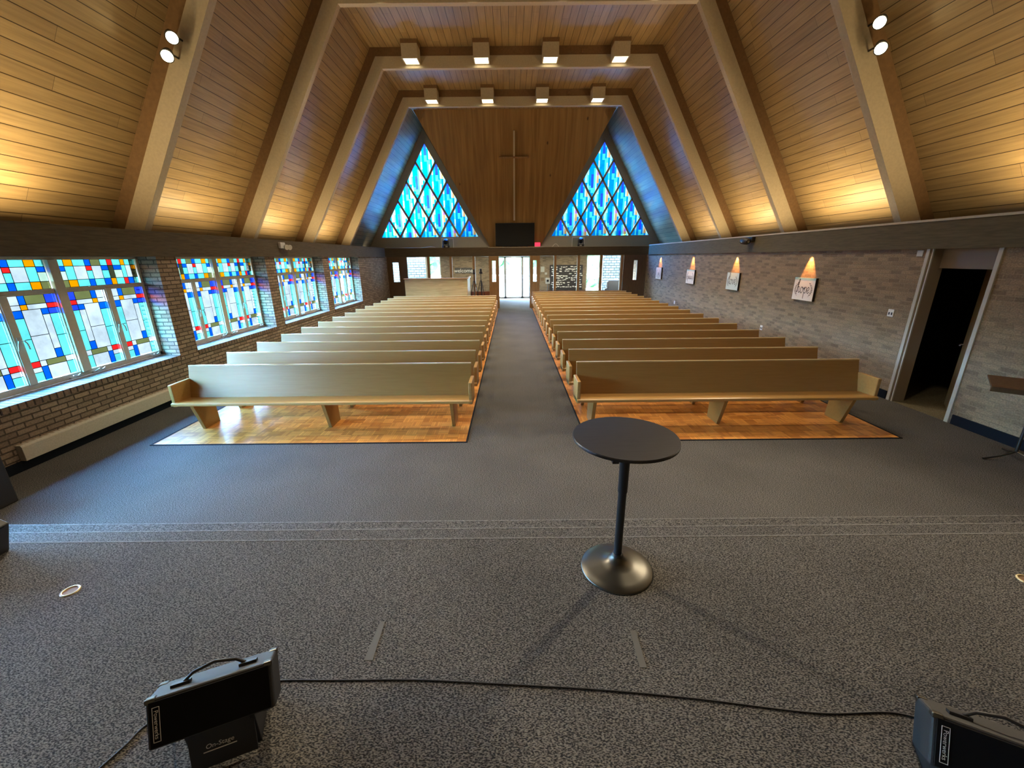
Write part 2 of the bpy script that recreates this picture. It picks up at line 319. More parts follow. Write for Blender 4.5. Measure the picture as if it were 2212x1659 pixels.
# ------------------------------------------------------------------ mesh builder
class MB:
    def __init__(s): s.v = []; s.f = []; s.m = []; s.sm = []
    def add(s, vs, fs, mi=0, smooth=False, mat=None):
        o = len(s.v)
        for p in vs:
            p = Vector(p); s.v.append(mat @ p if mat else p)
        for f in fs: s.f.append([i + o for i in f]); s.m.append(mi); s.sm.append(smooth)
        return s
    def box(s, a, b, mi=0, mat=None):
        x0, y0, z0 = [min(p, q) for p, q in zip(a, b)]; x1, y1, z1 = [max(p, q) for p, q in zip(a, b)]
        v = [(x0, y0, z0), (x1, y0, z0), (x1, y1, z0), (x0, y1, z0), (x0, y0, z1), (x1, y0, z1), (x1, y1, z1), (x0, y1, z1)]
        return s.add(v, [(3, 2, 1, 0), (4, 5, 6, 7), (0, 1, 5, 4), (1, 2, 6, 5), (2, 3, 7, 6), (3, 0, 4, 7)], mi, mat=mat)
    def prism(s, poly, axis, a0, a1, mi=0, mat=None):
        # poly of 2D points in the two other axes (x:yz, y:xz, z:xy)
        def P(p, a):
            if axis == 'x': return (a, p[0], p[1])
            if axis == 'y': return (p[0], a, p[1])
            return (p[0], p[1], a)
        n = len(poly)
        v = [P(p, a0) for p in poly] + [P(p, a1) for p in poly]
        f = [tuple(range(n))[::-1], tuple(range(n, 2 * n))] + [(i, (i + 1) % n, n + (i + 1) % n, n + i) for i in range(n)]
        ar = sum(poly[i][0] * poly[(i + 1) % n][1] - poly[(i + 1) % n][0] * poly[i][1] for i in range(n))
        flip = (ar < 0) != (axis == 'y') if (a1 > a0) else (ar > 0) != (axis == 'y')
        if flip: f = [t[::-1] for t in f]
        return s.add(v, f, mi, mat=mat)
    def lathe(s, prof, n=32, mi=0, mat=None, smooth=True, caps=True):
        v = []; f = []
        for r, z in prof:
            for k in range(n):
                a = 2 * math.pi * k / n; v.append((r * math.cos(a), r * math.sin(a), z))
        for j in range(len(prof) - 1):
            for k in range(n):
                k2 = (k + 1) % n; f.append((j * n + k, j * n + k2, (j + 1) * n + k2, (j + 1) * n + k))
        s.add(v, f, mi, smooth, mat)
        if caps:
            s.add([v[k] for k in range(n)], [tuple(range(n))[::-1]], mi, False, mat)
            s.add(v[-n:], [tuple(range(n))], mi, False, mat)
        return s
    def tube(s, pts, r, n=8, mi=0, mat=None, caps=True):
        pts = [Vector(p) for p in pts]; v = []; f = []
        rr = r if isinstance(r, (list, tuple)) else [r] * len(pts)
        up = Vector((0, 0, 1))
        for i, p in enumerate(pts):
            d = (pts[min(i + 1, len(pts) - 1)] - pts[max(i - 1, 0)]).normalized()
            a = d.cross(up)
            if a.length < 1e-3: a = d.cross(Vector((1, 0, 0)))
            a.normalize(); b = a.cross(d).normalized()
            for k in range(n):
                t = 2 * math.pi * k / n; v.append(p + a * (rr[i] * math.cos(t)) + b * (rr[i] * math.sin(t)))
        for i in range(len(pts) - 1):
            for k in range(n):
                k2 = (k + 1) % n; f.append((i * n + k2, i * n + k, (i + 1) * n + k, (i + 1) * n + k2))
        s.add(v, f, mi, True, mat)
        if caps:
            s.add(v[:n], [tuple(range(n))], mi, False, mat); s.add(v[-n:], [tuple(range(n))[::-1]], mi, False, mat)
        return s
    def ribbon(s, pts, w, mi=0, mat=None):
        pts = [Vector((p[0], p[1], 0)) for p in pts]; v = []; f = []
        for i, p in enumerate(pts):
            d = (pts[min(i + 1, len(pts) - 1)] - pts[max(i - 1, 0)]); d.normalize()
            a = Vector((-d.y, d.x, 0)) * w * 0.5
            v += [p - a, p + a]
        for i in range(len(pts) - 1): f.append((2 * i, 2 * i + 2, 2 * i + 3, 2 * i + 1))
        return s.add(v, f, mi, False, mat)
    def text(s, body, size, mat, mi=0, shear=0.0):
        cu = bpy.data.curves.new('txt', 'FONT'); cu.body = body; cu.size = size; cu.align_x = 'CENTER'; cu.align_y = 'CENTER'; cu.shear = shear
        ob = bpy.data.objects.new('txt', cu); COL.objects.link(ob)
        dg = bpy.context.evaluated_depsgraph_get(); me = bpy.data.meshes.new_from_object(ob.evaluated_get(dg))
        s.add([v.co for v in me.vertices], [tuple(p.vertices) for p in me.polygons], mi, False, mat)
        bpy.data.objects.remove(ob); bpy.data.meshes.remove(me); bpy.data.curves.remove(cu)
        return s
    def build(s, name, mats, parent=None, bevel=0.0, loc=None, seg=2):
        me = bpy.data.meshes.new(name); me.from_pydata([tuple(p) for p in s.v], [], s.f)
        for m in (mats if isinstance(mats, (list, tuple)) else [mats]): me.materials.append(M[m] if isinstance(m, str) else m)
        for p, mi, sm in zip(me.polygons, s.m, s.sm): p.material_index = mi; p.use_smooth = sm
        uv = me.uv_layers.new(name='UVMap')
        for p in me.polygons:
            n = p.normal
            if abs(n.z) > 0.97: a, b = Vector((0, 1, 0)), Vector((1, 0, 0))
            else:
                a = Vector((0, 0, 1)).cross(n); a.normalize(); b = n.cross(a)
                if a.x + a.y * 1.001 < 0: a = -a
                if b.z < 0: b = -b
            for li in p.loop_indices:
                co = me.vertices[me.loops[li].vertex_index].co
                uv.data[li].uv = (co.dot(a), co.dot(b))
        me.update()
        o = bpy.data.objects.new(name, me); COL.objects.link(o)
        if parent: o.parent = parent
        if loc: o.location = loc
        if bevel:
            bm = o.modifiers.new('bevel', 'BEVEL'); bm.width = bevel; bm.segments = seg; bm.limit_method = 'ANGLE'; bm.angle_limit = R(40)
        return o

def tag(o, label, cat, group=None):
    o['label'] = label; o['category'] = cat
    if group: o['group'] = group
    return o
def thing(name, label, cat, loc=(0, 0, 0), rz=0.0, group=None):
    o = bpy.data.objects.new(name, None); COL.objects.link(o); o.location = loc; o.rotation_euler = (0, 0, rz)
    o.empty_display_size = 0.1
    return tag(o, label, cat, group)
def struct(o): o['kind'] = 'structure'; return o
def dup(root, loc, rz=None, label=None, group=None):
    r = root.copy(); COL.objects.link(r); r.location = loc
    if rz is not None: r.rotation_euler = (0, 0, rz)
    if label: r['label'] = label
    if group: r['group'] = group
    for ch in list(root.children):
        c = ch.copy(); COL.objects.link(c); c.parent = r
        for g in list(ch.children):
            d = g.copy(); COL.objects.link(d); d.parent = c
    return r
def frame_mat(origin, u, v):
    u = Vector(u).normalized(); v = Vector(v).normalized(); n = u.cross(v)
    m = Matrix((u, v, n)).transposed().to_4x4(); m.translation = Vector(origin); return m
def smoothpts(pts, n=6):
    out = []; P = [Vector((p[0], p[1], 0)) for p in pts]
    for i in range(len(P) - 1):
        p0, p1, p2, p3 = P[max(i - 1, 0)], P[i], P[i + 1], P[min(i + 2, len(P) - 1)]
        for k in range(n):
            t = k / n
            out.append(0.5 * ((2 * p1) + (p2 - p0) * t + (2 * p0 - 5 * p1 + 4 * p2 - p3) * t * t + (3 * p1 - p0 - 3 * p2 + p3) * t ** 3))
    out.append(P[-1]); return out

# ------------------------------------------------------------------ room constants
XC = 0.21                      # centre line of the roof
ZC = 7.905                     # flat ceiling
K = 0.5774                     # dx/dz of the roof slopes
def roof_half(z): return 6.88 - (z - 2.97) * K
YR = 20.7                      # rear gable wall
YB = -4.2                      # wall behind the camera
XL, XR = -5.79, 6.35           # brick faces
SH = 0.48                      # platform height
FR_Y = [7.35, 10.42, 13.48, 16.52]

# ---- floors
b = MB().box((-6.3, YB, -0.1), (6.6, 26.2, 0.0)).box((-8.1, 20.0, -.1), (-6.3, 26.2, 0)); struct(b.build('floor', 'carpet'))
b = MB()
b.box((-6.0, YB, 0.0), (6.4, 2.42, SH), 0)
b.box((-6.0, 2.42, 0.0), (6.4, 2.745, SH * 2 / 3), 0); b.box((-6.0, 2.745, 0.0), (6.4, 3.065, SH / 3), 0)
for y, z in ((2.42, SH), (2.745, SH * 2 / 3), (3.065, SH / 3)):
    b.box((-6.0, y - 0.012, z - 0.012), (6.4, y + 0.002, z + 0.0015), 1)
b.v = [Vector((min(max(p.x, XL + 0.001), XR - 0.001), p.y, p.z)) for p in b.v]
o = b.build('floor_platform', ['carpet', 'carpet_edge']); struct(o)
# ---- parquet fields under the pews
for x0, x1, nm in ((-4.82, -0.625, 'left'), (1.005, 5.185, 'right')):
    b = MB().box((x0, 5.0, 0.0), (x1, 19.9, 0.004), 0); struct(b.build('floor_parquet_' + nm, 'parquet'))
    b = MB(); w = 0.022
    b.box((x0 - w, 5.0 - w, 0), (x1 + w, 5.0, 0.008)); b.box((x0 - w, 5.0, 0), (x0, 19.9, 0.008)); b.box((x1, 5.0, 0), (x1 + w, 19.9, 0.008))
    struct(b.build('trim_' + ('1' if nm == 'left' else '2'), 'navy_base'))

# ---- ceiling
pr = [(XC - roof_half(2.6), 2.6), (XC - roof_half(ZC), ZC), (XC + roof_half(ZC), ZC), (XC + roof_half(2.6), 2.6)]
pr2 = [(XC + roof_half(2.6) + 0.2, 2.6), (XC + roof_half(ZC) + 0.1, ZC + 0.17), (XC - roof_half(ZC) - 0.1, ZC + 0.17), (XC - roof_half(2.6) - 0.2, 2.6)]
b = MB()
for i in range(3):
    q = [pr[i], pr[i + 1], pr2[2 - i], pr2[3 - i]]
    b.prism(q, 'y', YB, YR + 0.3)
struct(b.build('ceiling', 'plank'))

# ---- roof frames
def offs(d):                  # polyline offset inward by d
    zt = ZC - d
    hx = lambda z: roof_half(z) - d / math.cos(R(30))
    return hx, zt
for i, y in enumerate(FR_Y):
    for j, (d0, d1, mt, yo, yd) in enumerate(((-0.05, 0.215, 'frame_brown', 0.012, 0.11), (0.215, 0.505, 'frame_tan', 0.0, 0.135))):
        h0, z0 = offs(d0); h1, z1 = offs(d1); b = MB(); zb = 2.75
        for sgn in (-1, 1):
            b.prism([(XC + sgn * h0(zb), zb), (XC + sgn * h0(z0), z0), (XC + sgn * h1(z1), z1), (XC + sgn * h1(zb), zb)], 'y', y + yo, y + yo + yd)
        b.prism([(XC - h0(z0), z0), (XC + h0(z0), z0), (XC + h1(z1), z1), (XC - h1(z1), z1)], 'y', y + yo, y + yo + yd)
        if j == 0:
            band = b.build('frame_edge_board', mt)
        else:
            fr = struct(b.build('trim_%d' % (3 + i), mt)); band.parent = fr

# ---- side beams
b = MB().box((-7.15, YB, 2.42), (-5.745, 19.6, 2.81)); struct(b.build('trim_7', 'beam'))
b = MB().box((6.30, YB, 2.42), (7.5, 19.6, 2.81)); struct(b.build('trim_8', 'beam_right'))
b = MB().box((6.29, YB, 2.81), (6.325, 19.6, 2.842)); struct(b.build('trim_9', 'frame_tan'))

# ---- side walls
OPEN = [(4.33 + 3.08 * k, 6.99 + 3.08 * k) for k in range(-1, 4)]
XG = -6.12
b = MB()
b.box((-6.25, YB, 0), (XL, 19.95, 0.70))
ys = [YB] + [v for a in OPEN for v in a] + [19.95]
for k in range(0, len(ys), 2): b.box((-6.25, ys[k], 0.70), (XL, ys[k + 1], 2.42))
struct(b.build('wall_left', 'brick_brown'))
b = MB()
DY0, DY1 = 5.56, 6.46
b.box((XR, YB, 0), (6.5, DY0, 2.42)); b.box((XR, DY1, 0), (6.5, 19.95, 2.42))
struct(b.build('wall_right', 'brick'))
b = MB().box((-7.2, YB - 0.15, 0), (7.6, YB, 8.1)); struct(b.build('wall_front', 'frame_tan'))

# ---- stained glass side windows
A_ROWS = [  # right-hand casement; the left-hand one is its mirror
 (0, .22, 0, .105, 'w'), (.22, .36, 0, .105, 'b'), (.36, .78, 0, .105, 'g'), (.78, 1, 0, .105, 'B'),
 (0, .22, .105, .165, 'w'), (.22, .36, .105, .165, 'o'), (.36, .78, .105, .165, 'w'), (.78, 1, .105, .165, 'r'),
 (0, .22, .165, .255, 'b'), (.22, .62, .165, .47, 'w'), (.62, .78, .165, .235, 'b'), (.78, 1, .165, .235, 'B'),
 (0, .22, .255, .50, 'c'), (0, .22, .50, .765, 'c'), (.22, .62, .47, .765, 'w'), (.62, .78, .235, .655, 'w'), (.62, .78, .655, .765, 'b'),
 (.78, 1, .235, .50, 'c'), (.78, 1, .50, .765, 'c'),
 (0, .22, .765, .835, 'r'), (.22, .36, .765, .835, 'w'), (.36, .8, .765, .835, 'g'), (.8, 1, .765, .835, 'w'),
 (0, .22, .835, .895, 'w'), (0, .22, .895, 1, 'c'), (.22, .36, .835, 1, 'b'), (.36, .8, .835, 1, 'w'), (.8, 1, .835, 1, 'c')]
cx_ = [0, .09, .19, .33, .40, .52, .61, .68, .79, .85, .93, 1]
T_ROWS = [(cx_[i], cx_[i + 1], 0, .24, c) for i, c in enumerate('cocbgcrcocc')]
T_ROWS += [(cx_[i], cx_[i + 1], .74, 1, c) for i, c in enumerate('gocbcbocrbc')]
T_ROWS += [(0, .09, .24, .42, 'b'), (0, .09, .42, .74, 'p'), (.09, .19, .24, .74, 'c'), (.19, .33, .24, .74, 'w'), (.33, .40, .24, .42, 'r'), (.33, .40, .42, .74, 'c'),
           (.40, .52, .24, .74, 'w'), (.52, .61, .24, .42, 'b'), (.52, .61, .42, .74, 'c'), (.61, .68, .24, .74, 'd'), (.68, .79, .24, .42, 'b'), (.68, .79, .42, .74, 'p'),
           (.79, .85, .24, .74, 'c'), (.85, .93, .24, .74, 'w'), (.93, 1, .24, .42, 'o'), (.93, 1, .42, .74, 'd')]
KEYS = list(GL.keys())
def pane_block(parent, rows, y0, y1, z0, z1, mirror, nm):
    g = MB(); l = MB(); W = y1 - y0; Hh = z1 - z0
    for (u0, u1, v0, v1, c) in rows:
        if mirror: u0, u1 = 1 - u1, 1 - u0
        ya, yb, za, zb = y0 + u0 * W, y0 + u1 * W, z1 - v1 * Hh, z1 - v0 * Hh
        g.add([(XG, ya, za), (XG, yb, za), (XG, yb, zb), (XG, ya, zb)], [(0, 1, 2, 3)], KEYS.index(c))
        t = 0.004
        for (p, q) in (((ya - t, za - t), (ya + t, zb + t)), ((yb - t, za - t), (yb + t, zb + t)), ((ya + t, za - t), (yb - t, za + t)), ((ya + t, zb - t), (yb - t, zb + t))):
            pa, pb = (max(p[0], y0), max(p[1], z0)), (min(q[0], y1), min(q[1], z1))
            l.add([(XG + 0.004, pa[0], pa[1]), (XG + 0.004, pb[0], pa[1]), (XG + 0.004, pb[0], pb[1]), (XG + 0.004, pa[0], pb[1])], [(0, 1, 2, 3)])
    go = g.build(nm, [GL[k] for k in KEYS], parent); l.build('lead_came', 'lead', go)
for k, (ya, yb) in enumerate(OPEN):
    zt, zb = 2.42, 0.80
    x0, x1 = XG - 0.03, XG + 0.03
    ym = (ya + yb) / 2
    f = MB(); t = 0.045
    f.box((x0, ya, zb), (x1, yb, zb + 0.06)); f.box((x0, ya, 2.385), (x1, yb, zt)); f.box((x0, ya, zb), (x1, ya + t, zt)); f.box((x0, yb - t, zb), (x1, yb, zt))
    root = struct(f.build('window_%d' % (k + 1), 'grey_frame', bevel=0.004))
    MB().box((x0, ym - 0.062, zb + 0.06), (x1 + 0.03, ym + 0.062, 2.385)).build('mullion', 'grey_frame', root, bevel=0.006)
    for a, c, mir in ((ya + t, ym - 0.062, True), (ym + 0.062, yb - t, False)):
        ztr = 1.975
        MB().box((x0, a, ztr), (x1, c, ztr + 0.04)).build('transom_bar', 'grey_frame', root, bevel=0.004)
        pane_block(root, T_ROWS, a + 0.006, c - 0.006, ztr + 0.04, 2.385, mir, 'transom_pane')
        w = (c - a); md = (a + c) / 2 
        MB().box((x0, md - 0.043, zb + 0.06), (x1 + 0.012, md + 0.043, ztr)).build('casement_stile', 'grey_frame', root, bevel=0.004)
        for p, q, mm in ((a, md - 0.043, True), (md + 0.043, c, False)):
            pane_block(root, A_ROWS, p + 0.012, q - 0.012, zb + 0.075, ztr - 0.02, mm, 'casement_pane')
            s_ = MB(); e = 0.012
            s_.box((x0 + .01, p, zb + .06), (x1, p + e, ztr)); s_.box((x0 + .01, q - e, zb + .06), (x1, q, ztr)); s_.box((x0 + .01, p + e, zb + .06), (x1, q - e, zb + .075)); s_.box((x0 + .01, p + e, ztr - .02), (x1, q - e, ztr))
            s_.build('casement_sash', 'grey_frame', root)
        hb = MB(); hz = 1.42
        hb.box((x1 + .012, md - .02, hz - .05), (x1 + .024, md + .02, hz + .05))
        for sg in (-1, 1): hb.tube([(x1 + .02, md + sg * .008, hz), (x1 + .05, md + sg * .03, hz + .005), (x1 + .055, md + sg * .05, hz - .04), (x1 + .05, md + sg * .06, hz - .11)], 0.007, 6)
        hb.build('window_handle', 'grey_plastic', root)
    for yy, sg in ((ym - 0.16, -1), (ym + 0.16, 1), (yb - 0.16, -1)):
        c_ = MB(); c_.box((x1, yy - .09, zb + .008), (x1 + .03, yy + .09, zb + .03)); c_.tube([(x1 + .03, yy - sg * .06, zb + .03), (x1 + .06, yy - sg * .02, zb + .06), (x1 + .06, yy + sg * .02, zb + .04), (x1 + .05, yy + sg * .07, zb + .055)], 0.008, 6)
        c_.build('crank_operator', 'grey_plastic', root)
    s_ = MB(); s_.prism([(-6.25, 0.70), (XL + 0.012, 0.70), (XL + 0.012, 0.776), (-6.25, 0.80)], 'y', ya, yb); s_.build('window_sill', 'rowlock', root)

# ---- radiator and skirting along the walls
b = MB(); b.box((XL, 4.34, 0.12), (XL + 0.075, 19.3, 0.29)); b.prism([(XL, .29), (XL + .075, .29), (XL + .06, .315), (XL, .315)], 'y', 4.34, 19.3)
o = b.build('baseboard_heater', 'cream', bevel=0.004); tag(o, 'long cream enamel baseboard heater running below the stained glass windows', 'heater')
b = MB()
for k in range(210): b.box((XL + 0.012, 4.36 + k * 0.07, .3151), (XL + 0.052, 4.385 + k * 0.07, .3155))
b.build('vent_slots', 'taupe', o)['kind'] = 'stuff'
b = MB().box((XL, 3.07, 0), (XL + 0.02, 19.9, 0.12)); struct(b.build('baseboard_left', 'navy_base'))
b = MB().box((XR - 0.015, 3.07, 0), (XR, DY0 - 0.09, 0.14)).box((XR - 0.015, DY1 + .09, 0), (XR, 19.9, 0.14)); struct(b.build('baseboard_right', 'navy_base'))

# ---- doorway on the right
b = MB()
b.box((XR - 0.02, DY0 - 0.055, 0), (XR + 0.02, DY0, 2.42)); b.box((XR - 0.02, DY1 + 0.012, 0), (XR + 0.02, DY1 + 0.065, 2.42))
fr = struct(b.build('door_1', 'white_trim', bevel=0.004))
b = MB(); b.box((XR + 0.0, DY1 - .03, 0), (6.55, DY1 - .002, 2.42)); b.box((6.5, DY0, 2.14), (6.55, DY1, 2.42)); b.box((XR + 0.02, DY0 + .002, 0), (6.55, DY0 + .02, 2.42))
b.build('door_jamb', 'taupe', fr)
MB().box((XR - .008, DY1 - .034, 0), (XR + .012, DY1 - .014, 2.42)).build('door_stop', 'white_trim', fr)
lf = MB().box((0, -0.02, 0.01), (0.84, 0.02, 2.12)).build('door_leaf', 'door_wood', fr)
lf.location = (6.53, DY0 + 0.05, 0); lf.rotation_euler = (0, 0, R(50))
h = MB().tube([(0.77, 0.02, 1.0), (0.77, 0.075, 1.0), (0.66, 0.075, 1.0)], 0.012, 8).build('door_handle', 'chrome', lf)
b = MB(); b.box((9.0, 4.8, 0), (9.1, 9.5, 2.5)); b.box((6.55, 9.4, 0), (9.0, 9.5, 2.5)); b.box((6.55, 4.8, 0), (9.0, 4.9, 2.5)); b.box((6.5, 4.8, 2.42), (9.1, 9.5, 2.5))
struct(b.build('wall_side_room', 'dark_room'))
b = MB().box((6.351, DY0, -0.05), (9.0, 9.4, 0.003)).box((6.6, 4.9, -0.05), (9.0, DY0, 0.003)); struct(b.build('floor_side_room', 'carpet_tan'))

# ---- rear gable: pine panel, triangular windows, ledge
def clip(poly, a, bb):        # keep left of a->b
    out = []
    for i in range(len(poly)):
        p, q = poly[i], poly[(i + 1) % len(poly)]
        sp = (bb[0] - a[0]) * (p[1] - a[1]) - (bb[1] - a[1]) * (p[0] - a[0]); sq = (bb[0] - a[0]) * (q[1] - a[1]) - (bb[1] - a[1]) * (q[0] - a[0])
        if sp >= 0: out.append(p)
        if (sp >= 0) != (sq >= 0):
            t = sp / (sp - sq); out.append((p[0] + t * (q[0] - p[0]), p[1] + t * (q[1] - p[1])))
    return out
def clip_convex(poly, cv):
    for i in range(len(cv)):
        poly = clip(poly, cv[i], cv[(i + 1) % len(cv)])
        if len(poly) < 3: return None
    return poly
inner = 1.21; zi = 2.9
# boards lean forward from the ledge up to the flat ceiling
LEAN_Y0, LEAN_Y1 = YR - 0.06, 18.5
LEAN = math.atan2(LEAN_Y0 - LEAN_Y1, ZC - 2.80); LLEN = math.hypot(LEAN_Y0 - LEAN_Y1, ZC - 2.80)
pan = [(-1.175, 0), (1.175, 0), (3.985, LLEN), (-3.985, LLEN)]
b = MB(); wid = 0.285; x = -4.2
while x < 4.2:
    p = clip_convex([(x + .002, -.1), (x + wid - .002, -.1), (x + wid - .002, LLEN + .1), (x + .002, LLEN + .1)], pan)
    if p: b.prism(p, 'y', -0.004, 0.012, 0)
    x += wid
b.prism(pan, 'y', 0.004, 0.05, 1)
o = struct(b.build('wall_rear_panel', ['panel', 'panel_gap'])); o.location = (XC, LEAN_Y0, 2.80); o.rotation_euler = (LEAN, 0, 0)
b = MB().prism([(XC - 1.32, 2.8), (XC + 1.32, 2.8), (XC + 4.17, 7.75), (XC + 4.3, 7.95), (XC - 4.3, 7.95), (XC - 4.17, 7.75)], 'y', YR + .09, YR + .15); struct(b.build('wall_rear', 'dark_wood'))
DIA = []      # one diamond's glass pieces, local unit coords (x -0.5..0.5, y 0..1)
rnd = random.Random(3)
def diamond_cols(seed, cols):
    rn = random.Random(seed); out = []
    for (xa, xb, weights) in cols:
        y = rn.uniform(-.12, 0)
        while y < 1:
            hgt = rn.uniform(.10, .26); c = rn.choice(weights); out.append((xa, xb, y, y + hgt, c)); y += hgt
    return out
PAT = []
for sd in (11, 5):
    PAT.append(diamond_cols(sd, [(-.5, -.36, 'tim'), (-.36, -.24, 'mmti'), (-.24, -.17, 'yiti'), (-.17, -.06, 'mmmt'), (-.06, .07, 'lmmtm'), (.07, .15, 'ttim'), (.15, .22, 'yiyt'), (.22, .31, 'mvatm'), (.31, .40, 'yitm'), (.40, .5, 'itmy')]))
for side in (-1, 1):
    gx0, gx1, gz0, gza = XC + side * 6.405, XC + side * 1.69, 3.30, 7.345
    if gx0 > gx1: gx0, gx1 = gx1, gx0
    ax = XC + side * 4.045
    # surround
    out = [(XC + side * roof_half(2.80), 2.80), (XC + side * roof_half(7.88), 7.88), (XC + side * (inner + (2.80 - zi) * K), 2.80)]
    tri = [(gx0, gz0), (gx1, gz0), (ax, gza)]
    if side < 0: o3 = [out[0], out[2], (XC + side * 4.07, 7.87)]
    else: o3 = [out[2], out[0], (XC + side * 4.07, 7.87)]
    f = MB()
    for i in range(3):
        q = [o3[i], o3[(i + 1) % 3], tri[(i + 1) % 3], tri[i]]
        f.prism(q, 'y', YR - 0.03, YR + 0.1)
    root = struct(f.build('window_%d' % (6 if side < 0 else 7), 'tri_frame'))
    g = MB(); mu = MB(); base = gx1 - gx0; Ht = gza - gz0; w = base / 5; hd = Ht / 2.5
    for i in range(5):
        for j in range(i + 1):
            cxm = ax + (j - i / 2) * w; top = gza - i * hd / 2
            e = 1.0
            mid = top - hd / 2
            d = [(cxm, mid - hd / 2 * e), (cxm + w / 2 * e, mid), (cxm, mid + hd / 2 * e), (cxm - w / 2 * e, mid)]
            d = clip_convex(d, [(gx0 + .03, gz0 + .0), (gx1 - .03, gz0 + .0), (ax, gza)])
            if not d: continue
            for (xa, xb, ya, yb2, c) in PAT[(i + j) % 2]:
                p = clip_convex([(cxm + xa * w, mid - hd / 2 + ya * hd), (cxm + xb * w, mid - hd / 2 + ya * hd), (cxm + xb * w, mid - hd / 2 + yb2 * hd), (cxm + xa * w, mid - hd / 2 + yb2 * hd)], d)
                if p: g.add([(q[0], YR + 0.03, q[1]) for q in p], [tuple(range(len(p)))], KEYS.index(c))
    g.build('stained_glass', [GL[k] for k in KEYS], root)
    # muntin bars, two families parallel to the sides
    t = w * .06 * math.cos(math.atan2(w / 2, hd / 2)) 
    L1 = Vector((w / 2, 0, hd / 2)).normalized()
    def bar(p, q):
        p = Vector((p[0], 0, p[1])); q = Vector((q[0], 0, q[1])); dd = (q - p).normalized(); nn = Vector((-dd.z, 0, dd.x)) * 0.046
        pts = [p - nn, q - nn, q + nn, p + nn]
        mu.prism([(a.x, a.z) for a in pts], 'y', YR - 0.012, YR + 0.07)
    for i in range(6):
        s_ = i / 5
        xb_ = gx0 + s_ * base
        # line rising to the right from (xb_,gz0) to right side
        bar((xb_, gz0), (xb_ + (gx1 - xb_) / 2, gz0 + Ht * (1 - s_)))
        bar((xb_, gz0), (xb_ - (xb_ - gx0) / 2, gz0 + Ht * s_))
    mu.build('muntin_bars', 'tri_frame', root)
b = MB().box((-7.1, 20.0, 2.41), (7.5, YR + 0.1, 2.80)); struct(b.build('trim_10', 'header'))
b = MB().box((-1.05, 19.985, 2.785), (1.3, 20.03, 2.806)).box((1.3, 19.985, 2.788), (6.9, 20.0, 2.80)); struct(b.build('trim_11', 'frame_tan'))
b = MB().box((-7.2, 20.35, 2.8), (-6.9, YR + .3, 4)).box((7.3, 20.35, 2.8), (7.6, YR + .3, 4)); struct(b.build('wall_rear_return', 'dark_room'))

# ---- glazed partition at the back of the nave
POSTS = [-3.87, -2.82, -1.74, -0.62, 0.955, 2.08, 3.185, 4.247, 5.22]
b = MB()
b.box((-6.3, 20.0, 0), (-4.88, 20.12, 2.41), 0); b.box((5.30, 20.0, 0), (6.6, 20.12, 2.41), 0)
# leave slit openings by carving: rebuild the two dark panels around their slits
b = MB()
for xa, xb, s0, s1 in ((-6.3, -4.88, -5.56, -5.27), (5.30, 6.6, 5.775, 5.945)):
    b.box((xa, 20.0, 0), (s0, 20.1, 2.41)); b.box((s1, 20.0, 0), (xb, 20.1, 2.41)); b.box((s0, 20.0, 0), (s1, 20.1, 1.27)); b.box((s0, 20.0, 2.17), (s1, 20.1, 2.41))
struct(b.build('wall_rear_partition', 'dark_wood'))
b = MB()
for x in POSTS: b.box((x - 0.06, 19.99, 0), (x + 0.06, 20.13, 2.41))
struct(b.build('trim_12', 'door_wood', bevel=0.005))
b = MB()
seq = [-4.88] + POSTS + [5.30]
for i in range(len(seq) - 1):
    if i == 4: continue
    b.box((seq[i], 20.03, 0), (seq[i + 1], 20.08, 0.80))
struct(b.build('trim_13', plain('red brown spandrel', (0.16, 0.055, 0.03), 0.5)))
b = MB()
for i in range(len(seq) - 1):
    if i == 4: continue
    b.box((seq[i], 20.05, 0.80), (seq[i + 1], 20.056, 2.41))
struct(b.build('window_8', 'clear'))
b = MB().box((-8.1, 20.08, 2.40), (6.6, 24.9, 2.55)); struct(b.build('ceiling_vestibule', 'frame_tan'))
# narrow wooden leaves with slit windows on either side of the aisle opening
for n_, xa, xb, sa, sb in ((2, -1.035, -.62, -.877, -.715), (3, .955, 1.36, 1.05, 1.205)):
    b = MB(); y0, y1 = 19.965, 20.01
    b.box((xa, y0, .01), (sa, y1, 2.405)); b.box((sb, y0, .01), (xb, y1, 2.405)); b.box((sa, y0, .01), (sb, y1, 1.25)); b.box((sa, y0, 2.2), (sb, y1, 2.405))
    root = struct(b.build('door_%d' % n_, 'door_wood', bevel=.004))
    MB().box((sa, 19.985, 1.25), (sb, 19.99, 2.2)).build('door_pane', 'clear', root)
    hx = xa + .06 if n_ == 2 else xb - .06
    MB().tube([(hx, y0, 1.0), (hx, y0 - .05, 1.0), (hx, y0 - .05, 1.14), (hx, y0, 1.14)], .010, 6).build('door_handle', 'chrome', root)

